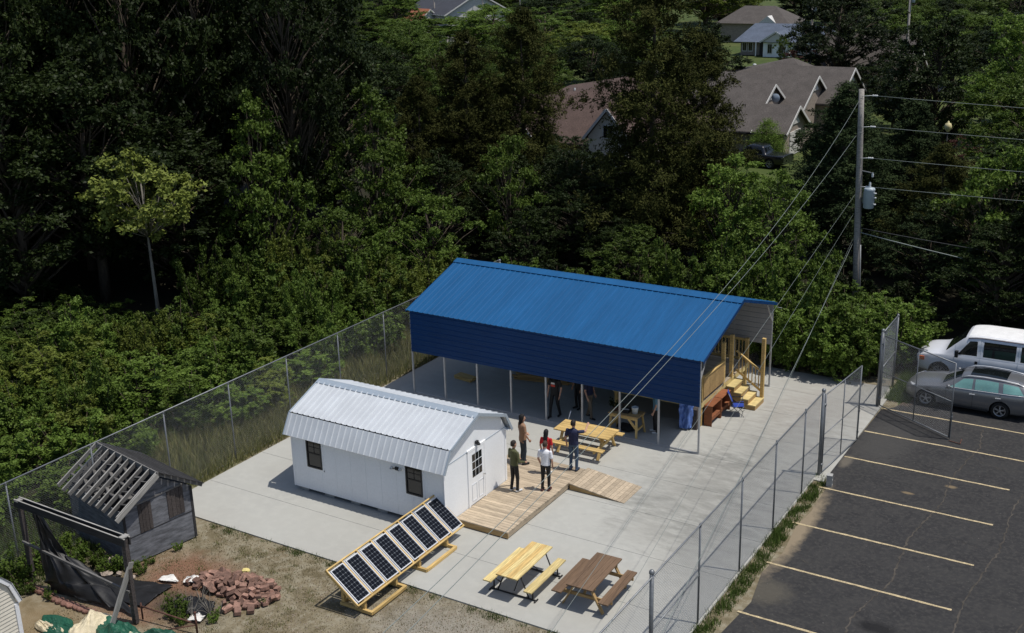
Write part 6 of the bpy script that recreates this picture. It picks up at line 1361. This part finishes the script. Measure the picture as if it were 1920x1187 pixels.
for i in range(22):
    x = -13.5+i*.62+rr_.uniform(-.2, .2); y = 10.9+rr_.random()*2.6+(1.2 if i % 2 else 0)
    rank(plant('shrub%d' % rr_.randrange(4), 'shrub', '', 'shrub', x, y, rr_.uniform(2.0, 3.0), rr_.uniform(2.2, 3.2), rr_.choice(['leaf_dark', 'leaf_mid', 'leaf_dark']), 'shrubs behind the back fence', parts=('stems', 'foliage')), 'green shrub', 'behind the back fence of the pavilion')
for i in range(48):
    f = rr_.random(); x = -27.0-f*14+rr_.uniform(-1.5, 1.5); y = -9+rr_.random()*9+f*1.0
    if y > edge_lo(x) or math.hypot(x+26.8, y+.6) < 1.4: continue
    rank(plant('shrub%d' % rr_.randrange(4), 'shrub', '', 'shrub', x, y, rr_.uniform(1.3, 2.4) if math.hypot(x+26.8, y+.6) > 3 else 1.1, rr_.uniform(3.2, 4.4), rr_.choice(['leaf_dark', 'leaf_mid', 'leaf_dark']), 'shrubs at the foot of the wood', parts=('stems', 'foliage')), 'dark green shrub', 'at the foot of the shaded wood')
# dark wood on the left and centre: tall trees whose tops leave the picture
pts = [(h[3], h[4]) for h in HERO]; cnt = 0
EDGE = [(-52, -7), (-36, -2), (-30.5, 5), (-27.5, 13), (-21, 19.5), (-14, 23), (-8, 24)]
def edge_y(x): return float(np.interp(x, [e[0] for e in EDGE], [e[1] for e in EDGE]))
def clear_house(x, y): return not (-36 < x < -16 and 36 < y < 52) and not (-76 < x < -56 and 28 < y < 46)
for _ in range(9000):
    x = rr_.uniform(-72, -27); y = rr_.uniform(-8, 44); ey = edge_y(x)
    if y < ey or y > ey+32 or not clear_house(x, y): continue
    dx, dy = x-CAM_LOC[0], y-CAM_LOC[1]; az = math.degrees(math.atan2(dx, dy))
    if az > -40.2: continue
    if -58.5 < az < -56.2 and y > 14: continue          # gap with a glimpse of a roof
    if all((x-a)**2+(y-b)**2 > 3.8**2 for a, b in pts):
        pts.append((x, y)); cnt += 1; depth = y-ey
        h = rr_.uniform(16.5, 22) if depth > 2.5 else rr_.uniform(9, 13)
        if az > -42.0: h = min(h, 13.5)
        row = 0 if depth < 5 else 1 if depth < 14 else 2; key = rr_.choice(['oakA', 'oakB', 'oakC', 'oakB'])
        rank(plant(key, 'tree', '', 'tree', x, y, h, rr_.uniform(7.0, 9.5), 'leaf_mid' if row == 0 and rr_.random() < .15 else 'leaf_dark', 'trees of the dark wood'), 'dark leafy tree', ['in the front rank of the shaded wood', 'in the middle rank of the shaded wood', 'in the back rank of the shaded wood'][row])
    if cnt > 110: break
# understorey between cedars and the pavilion
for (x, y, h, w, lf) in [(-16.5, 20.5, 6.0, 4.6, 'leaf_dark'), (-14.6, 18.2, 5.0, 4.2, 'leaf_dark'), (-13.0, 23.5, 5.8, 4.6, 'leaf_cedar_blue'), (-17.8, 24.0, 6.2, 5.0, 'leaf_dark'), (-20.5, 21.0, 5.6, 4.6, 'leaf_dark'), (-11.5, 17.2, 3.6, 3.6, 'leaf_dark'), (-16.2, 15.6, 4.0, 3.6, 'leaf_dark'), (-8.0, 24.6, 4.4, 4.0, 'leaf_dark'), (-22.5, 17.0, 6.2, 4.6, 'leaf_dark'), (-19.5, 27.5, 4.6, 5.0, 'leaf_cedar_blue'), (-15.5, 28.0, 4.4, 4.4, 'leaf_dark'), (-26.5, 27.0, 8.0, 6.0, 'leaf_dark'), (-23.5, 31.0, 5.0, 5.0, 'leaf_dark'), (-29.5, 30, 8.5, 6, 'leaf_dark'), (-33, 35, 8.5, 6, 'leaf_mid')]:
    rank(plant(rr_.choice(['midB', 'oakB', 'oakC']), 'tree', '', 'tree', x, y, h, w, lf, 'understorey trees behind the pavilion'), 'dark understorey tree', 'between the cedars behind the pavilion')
# right-hand grove that shades the drive
for (x, y, h, w, lf) in [(4.6, 31.5, 6.6, 5.6, 'leaf_dark'), (10.5, 23.5, 11.5, 8.0, 'leaf_dark'), (13.5, 18.0, 12.0, 8.5, 'leaf_dark'), (15.0, 25.0, 12.5, 8.0, 'leaf_dark'), (18.0, 20.0, 12.0, 8.0, 'leaf_dark'), (5.6, 36.5, 9.0, 7.0, 'leaf_mid'), (.8, 35.0, 4.4, 4.6, 'leaf_dark'), (9.5, 38.0, 12.0, 8.5, 'leaf_mid'), (-3.2, 38.5, 4.2, 5.0, 'leaf_dark'), (11.5, 29.5, 11.0, 8.0, 'leaf_dark'), (4.8, 21.0, 6.2, 4.6, 'leaf_dark'), (6.8, 16.8, 5.6, 4.4, 'leaf_dark'), (9.2, 19.0, 9.0, 6.5, 'leaf_dark'), (3.2, 19.5, 4.8, 4.0, 'leaf_cedar_blue'), (12.0, 15.6, 9.0, 6.0, 'leaf_dark'), (4.0, 41.5, 9.5, 7.0, 'leaf_mid'), (-6.4, 34.0, 4.2, 4.4, 'leaf_cedar_blue'), (-7.6, 47.0, 4.6, 4.6, 'leaf_dark'), (-5.6, 43.5, 4.4, 4.6, 'leaf_cedar_blue'), (-4.6, 49.5, 3.2, 3.6, 'leaf_dark')]:
    rank(plant(rr_.choice(['oakA', 'oakB', 'oakC']), 'tree', '', 'tree', x, y, h, w, lf, 'grove at the right edge'), 'shade tree', 'in the grove over the drive at the right edge')
# distant trees
rd = random.Random(9)
for i in range(130):
    az = math.radians(rd.uniform(-60, -6)); d = rd.uniform(118, 300); x, y = CAM_LOC[0]+math.sin(az)*d, CAM_LOC[1]+math.cos(az)*d; a = math.degrees(az)
    if (-26 < a < -14 and d < 215) or (abs(a+33.8) < 3.2 and d < 225) or (-14 < a < -6 and d < 150): continue
    h = rd.uniform(6, 9) if d < 200 else rd.uniform(8, 12)
    rank(plant(rd.choice(['oakA', 'oakC', 'dome', 'oakB']), 'tree', '', 'tree', x, y, h, h*rd.uniform(1.0, 1.5), rd.choice(['leaf_mid', 'leaf_bright', 'leaf_mid', 'leaf_olive', 'leaf_dark']), 'distant trees along the top edge'), 'distant green tree', 'in the nearer far belt along the top' if d < 200 else 'in the farthest belt along the top')
for i in range(70):
    az = math.radians(rd.uniform(-47, -25.5)); d = rd.uniform(185, 330); x, y = CAM_LOC[0]+math.sin(az)*d, CAM_LOC[1]+math.cos(az)*d; a = math.degrees(az)
    if abs(a+33.8) < 2.6 and d < 232: continue
    h = rd.uniform(6.5, 9.5)+max(0, d-250)*.02
    rank(plant(rd.choice(['oakA', 'oakC', 'dome', 'oakB']), 'tree', '', 'tree', x, y, h, h*rd.uniform(1.2, 1.7), rd.choice(['leaf_mid', 'leaf_bright', 'leaf_mid', 'leaf_dark']), 'distant trees along the top edge'), 'hazy green tree', 'in the far canopy at top centre')
for (x, y, h, w, lf) in [(-56.5, 60, 8.4, 7, 'leaf_mid'), (-50, 56, 8.0, 7, 'leaf_mid'), (-46, 64, 7.6, 7, 'leaf_mid'), (-62, 68, 8.6, 8, 'leaf_bright'), (-52, 74, 8, 8, 'leaf_mid'), (-44, 76, 7.4, 7, 'leaf_dark'), (-38, 70, 6.8, 6.5, 'leaf_dark'), (-36.5, 80, 7.2, 7, 'leaf_mid'), (-58, 84, 8, 9, 'leaf_mid'), (-70, 78, 8.5, 9, 'leaf_mid'), (-48, 92, 7.8, 9, 'leaf_bright'), (-40, 60, 6.5, 6, 'leaf_mid'), (-33, 62, 6.4, 6, 'leaf_dark'), (-68, 58, 9, 8, 'leaf_mid'), (-60, 50, 9.2, 7, 'leaf_dark'), (-50, 46, 9.2, 7, 'leaf_dark'), (-42, 50, 8, 6.5, 'leaf_mid'), (-38, 42, 8.2, 6, 'leaf_mid'), (-24.5, 104, 8.5, 9, 'leaf_dark'), (-13, 104, 8.6, 9, 'leaf_mid'), (-6, 98, 9.0, 9, 'leaf_dark'), (1, 80, 10, 9, 'leaf_mid'), (-1, 68, 10.5, 9, 'leaf_dark'), (6, 60, 12, 9, 'leaf_mid'), (-11.5, 72, 6.5, 6, 'leaf_dark'), (-100, 126, 4.9, 10, 'leaf_mid'), (-107, 123, 4.6, 9, 'leaf_mid'), (-94, 129, 5.2, 9, 'leaf_mid'), (-88, 124, 5.6, 10, 'leaf_bright'), (-112, 128, 5.0, 9, 'leaf_mid')]:
    rank(plant(rd.choice(['oakA', 'oakC', 'dome']), 'tree', '', 'tree', x, y, h, w, lf, 'trees among the houses'), 'mid-distance leafy tree', 'among the houses beyond the cedars')

# weeds round the shack and frame
for i, (x, y, s, lf) in enumerate([(-13.3, -15.6, 1.3, 'leaf_mid'), (-12.9, -15.9, 1.5, 'leaf_mid'), (-13.6, -16.3, 1.6, 'leaf_bright'), (-12.6, -15.4, 1.0, 'leaf_mid'), (-11.75, -15.35, .9, 'leaf_mid'), (-11.9, -15.6, 1.1, 'leaf_mid'), (-11.35, -15.2, .7, 'leaf_bright'), (-14.6, -17.3, 1.8, 'leaf_bright'), (-14.2, -17.9, 1.6, 'leaf_bright'), (-13.8, -17.1, 1.4, 'leaf_mid'), (-13.0, -17.5, .9, 'leaf_mid'), (-12.2, -17.35, .6, 'leaf_bright'), (-11.1, -13.6, .5, 'leaf_bright'), (-11.2, -14.6, .5, 'leaf_bright'), (-8.7, -15.9, .8, 'leaf_mid'), (-8.35, -16.3, .9, 'leaf_mid'), (-8.0, -16.4, .7, 'leaf_mid'), (-7.3, -15.9, .6, 'leaf_bright'), (-6.7, -14.6, .35, 'leaf_bright'), (-11.0, -15.1, .6, 'leaf_mid'), (-15.2, -18.4, 2.0, 'leaf_bright'), (-13.9, -16.0, 1.6, 'leaf_mid')]):
    rank(plant('weed', 'weed', '', 'weed', x, y, s*.72, s*.66, lf, 'weeds round the shack', parts=('stems', 'foliage')), 'leafy weed', 'around the shack and the timber frame')
c = link('foliage', with_leaf(PROTO['weed'][1], 'leaf_dark'), PLANT_SPOT); c.location = (0, 0, .10); c.scale = (.45, .45, .5)
for (what, where), lst in RANKS.items():
    lst.sort(key=image_x)
    for i, o in enumerate(lst): o['label'] = '%s %s from left %s' % (ordinal(i), what, where)
# grasses
def grass(name, label, n, fn, hmin, hmax, wid, mat, seed, cat='grass'):
    g = np.random.default_rng(seed); P = fn(g, n); n = len(P); h = hmin+(hmax-hmin)*g.random(n)**1.6; a = g.random(n)*6.28; le = g.normal(size=(n, 2))*.35*h[:, None]
    V = np.empty((n, 3, 3)); d = np.stack([np.cos(a), np.sin(a)], 1)*wid*(.6+.8*g.random(n))[:, None]
    z0 = P[:, 2]; V[:, 0, :2] = P[:, :2]-d; V[:, 1, :2] = P[:, :2]+d; V[:, 2, :2] = P[:, :2]+le; V[:, 0, 2] = z0; V[:, 1, 2] = z0; V[:, 2, 2] = z0+h
    me = bpy.data.meshes.new(name); me.vertices.add(n*3); me.vertices.foreach_set('co', V.reshape(-1)); me.loops.add(n*3); me.loops.foreach_set('vertex_index', np.arange(n*3, dtype=np.int32)); me.polygons.add(n); me.polygons.foreach_set('loop_start', np.arange(0, n*3, 3, dtype=np.int32)); me.polygons.foreach_set('loop_total', np.full(n, 3, np.int32))
    at = me.attributes.new('v', 'FLOAT', 'POINT'); at.data.foreach_set('value', np.repeat(g.random(n), 3).astype(np.float32)); me.materials.append(MATS[mat]); me.update(calc_edges=True)
    return tag(link(name, me), label, cat, None, 'stuff')
def rect(x0, x1, y0, y1, z=-.045): return lambda g, n: np.stack([x0+(x1-x0)*g.random(n), y0+(y1-y0)*g.random(n), np.full(n, z)], 1)
def clump_rect(x0, x1, y0, y1, z, k, sd):
    def f(g, n):
        c = np.stack([x0+(x1-x0)*g.random(k), y0+(y1-y0)*g.random(k)], 1); i = g.integers(0, k, n); p = c[i]+g.normal(size=(n, 2))*sd; ok = (p[:, 0] > x0-.05) & (p[:, 0] < x1+.05) & (p[:, 1] > y0-.1) & (p[:, 1] < y1+.1); p = p[ok]; return np.column_stack([p, np.full(len(p), z)])
    return f
grass('tall_weedy_grass', 'tall dry weedy grass beyond the left fence below the thicket', 42000, rect(-18.2, -13.78, -12.2, 9.0), .12, .75, .012, 'grass_weedy', 1)
grass('green_grass', 'green grass behind the grey shack along the left fence', 26000, rect(-18.0, -13.0, -21, -12.0), .06, .40, .010, 'grass_green', 2)
grass('verge_grass', 'ragged green grass strip along the foot of the right fence', 11000, clump_rect(4.10, 4.56, -13, .35, -.045, 170, .10), .04, .22, .009, 'grass_green', 3)
grass('dry_grass', 'short dry grass over the gravelly yard in front of the slab', 60000, clump_rect(-11.5, 4.6, -20, -11.95, -.045, 2600, .22), .012, .055, .010, 'grass_dry', 4)
grass('edge_weeds', 'thin green weeds along the front edge of the slab', 3500, clump_rect(-11.4, 4.0, -12.12, -11.9, -.045, 70, .10), .03, .14, .008, 'grass_green', 5)
grass('yard_weeds', 'scattered low green weeds in the dry yard', 2600, clump_rect(-11.5, -5.0, -16.5, -12.2, -.045, 40, .12), .02, .12, .009, 'grass_weedy', 6)
grass('corner_grass', 'green grass patch beside the end bay of fence and the van', 9000, rect(4.32, 5.25, 8.0, 13.0), .06, .34, .010, 'grass_green', 7)
def gravel():
    g = np.random.default_rng(5); n = 5200; x = -6.5+10.5*g.random(n); y = -16.5+4.5*g.random(n); s = .010+.016*g.random(n)**2; V = np.empty((n, 4, 3)); a = g.random(n)*6.28
    for k in range(3): V[:, k, 0] = x+np.cos(a+k*2.094)*s; V[:, k, 1] = y+np.sin(a+k*2.094)*s; V[:, k, 2] = -.044
    V[:, 3] = np.stack([x, y, -.044+s*1.1], 1); base = np.arange(n)[:, None]*4; F = np.concatenate([base+np.array([[0, 1, 3]]), base+np.array([[1, 2, 3]]), base+np.array([[2, 0, 3]])], 0)
    me = bpy.data.meshes.new('gravel'); me.from_pydata(V.reshape(-1, 3).tolist(), [], F.tolist()); me.materials.append(MATS['rock']); tag(link('gravel', me), 'pale gravel scattered through the dry grass in the foreground', 'gravel', None, 'stuff')
gravel()
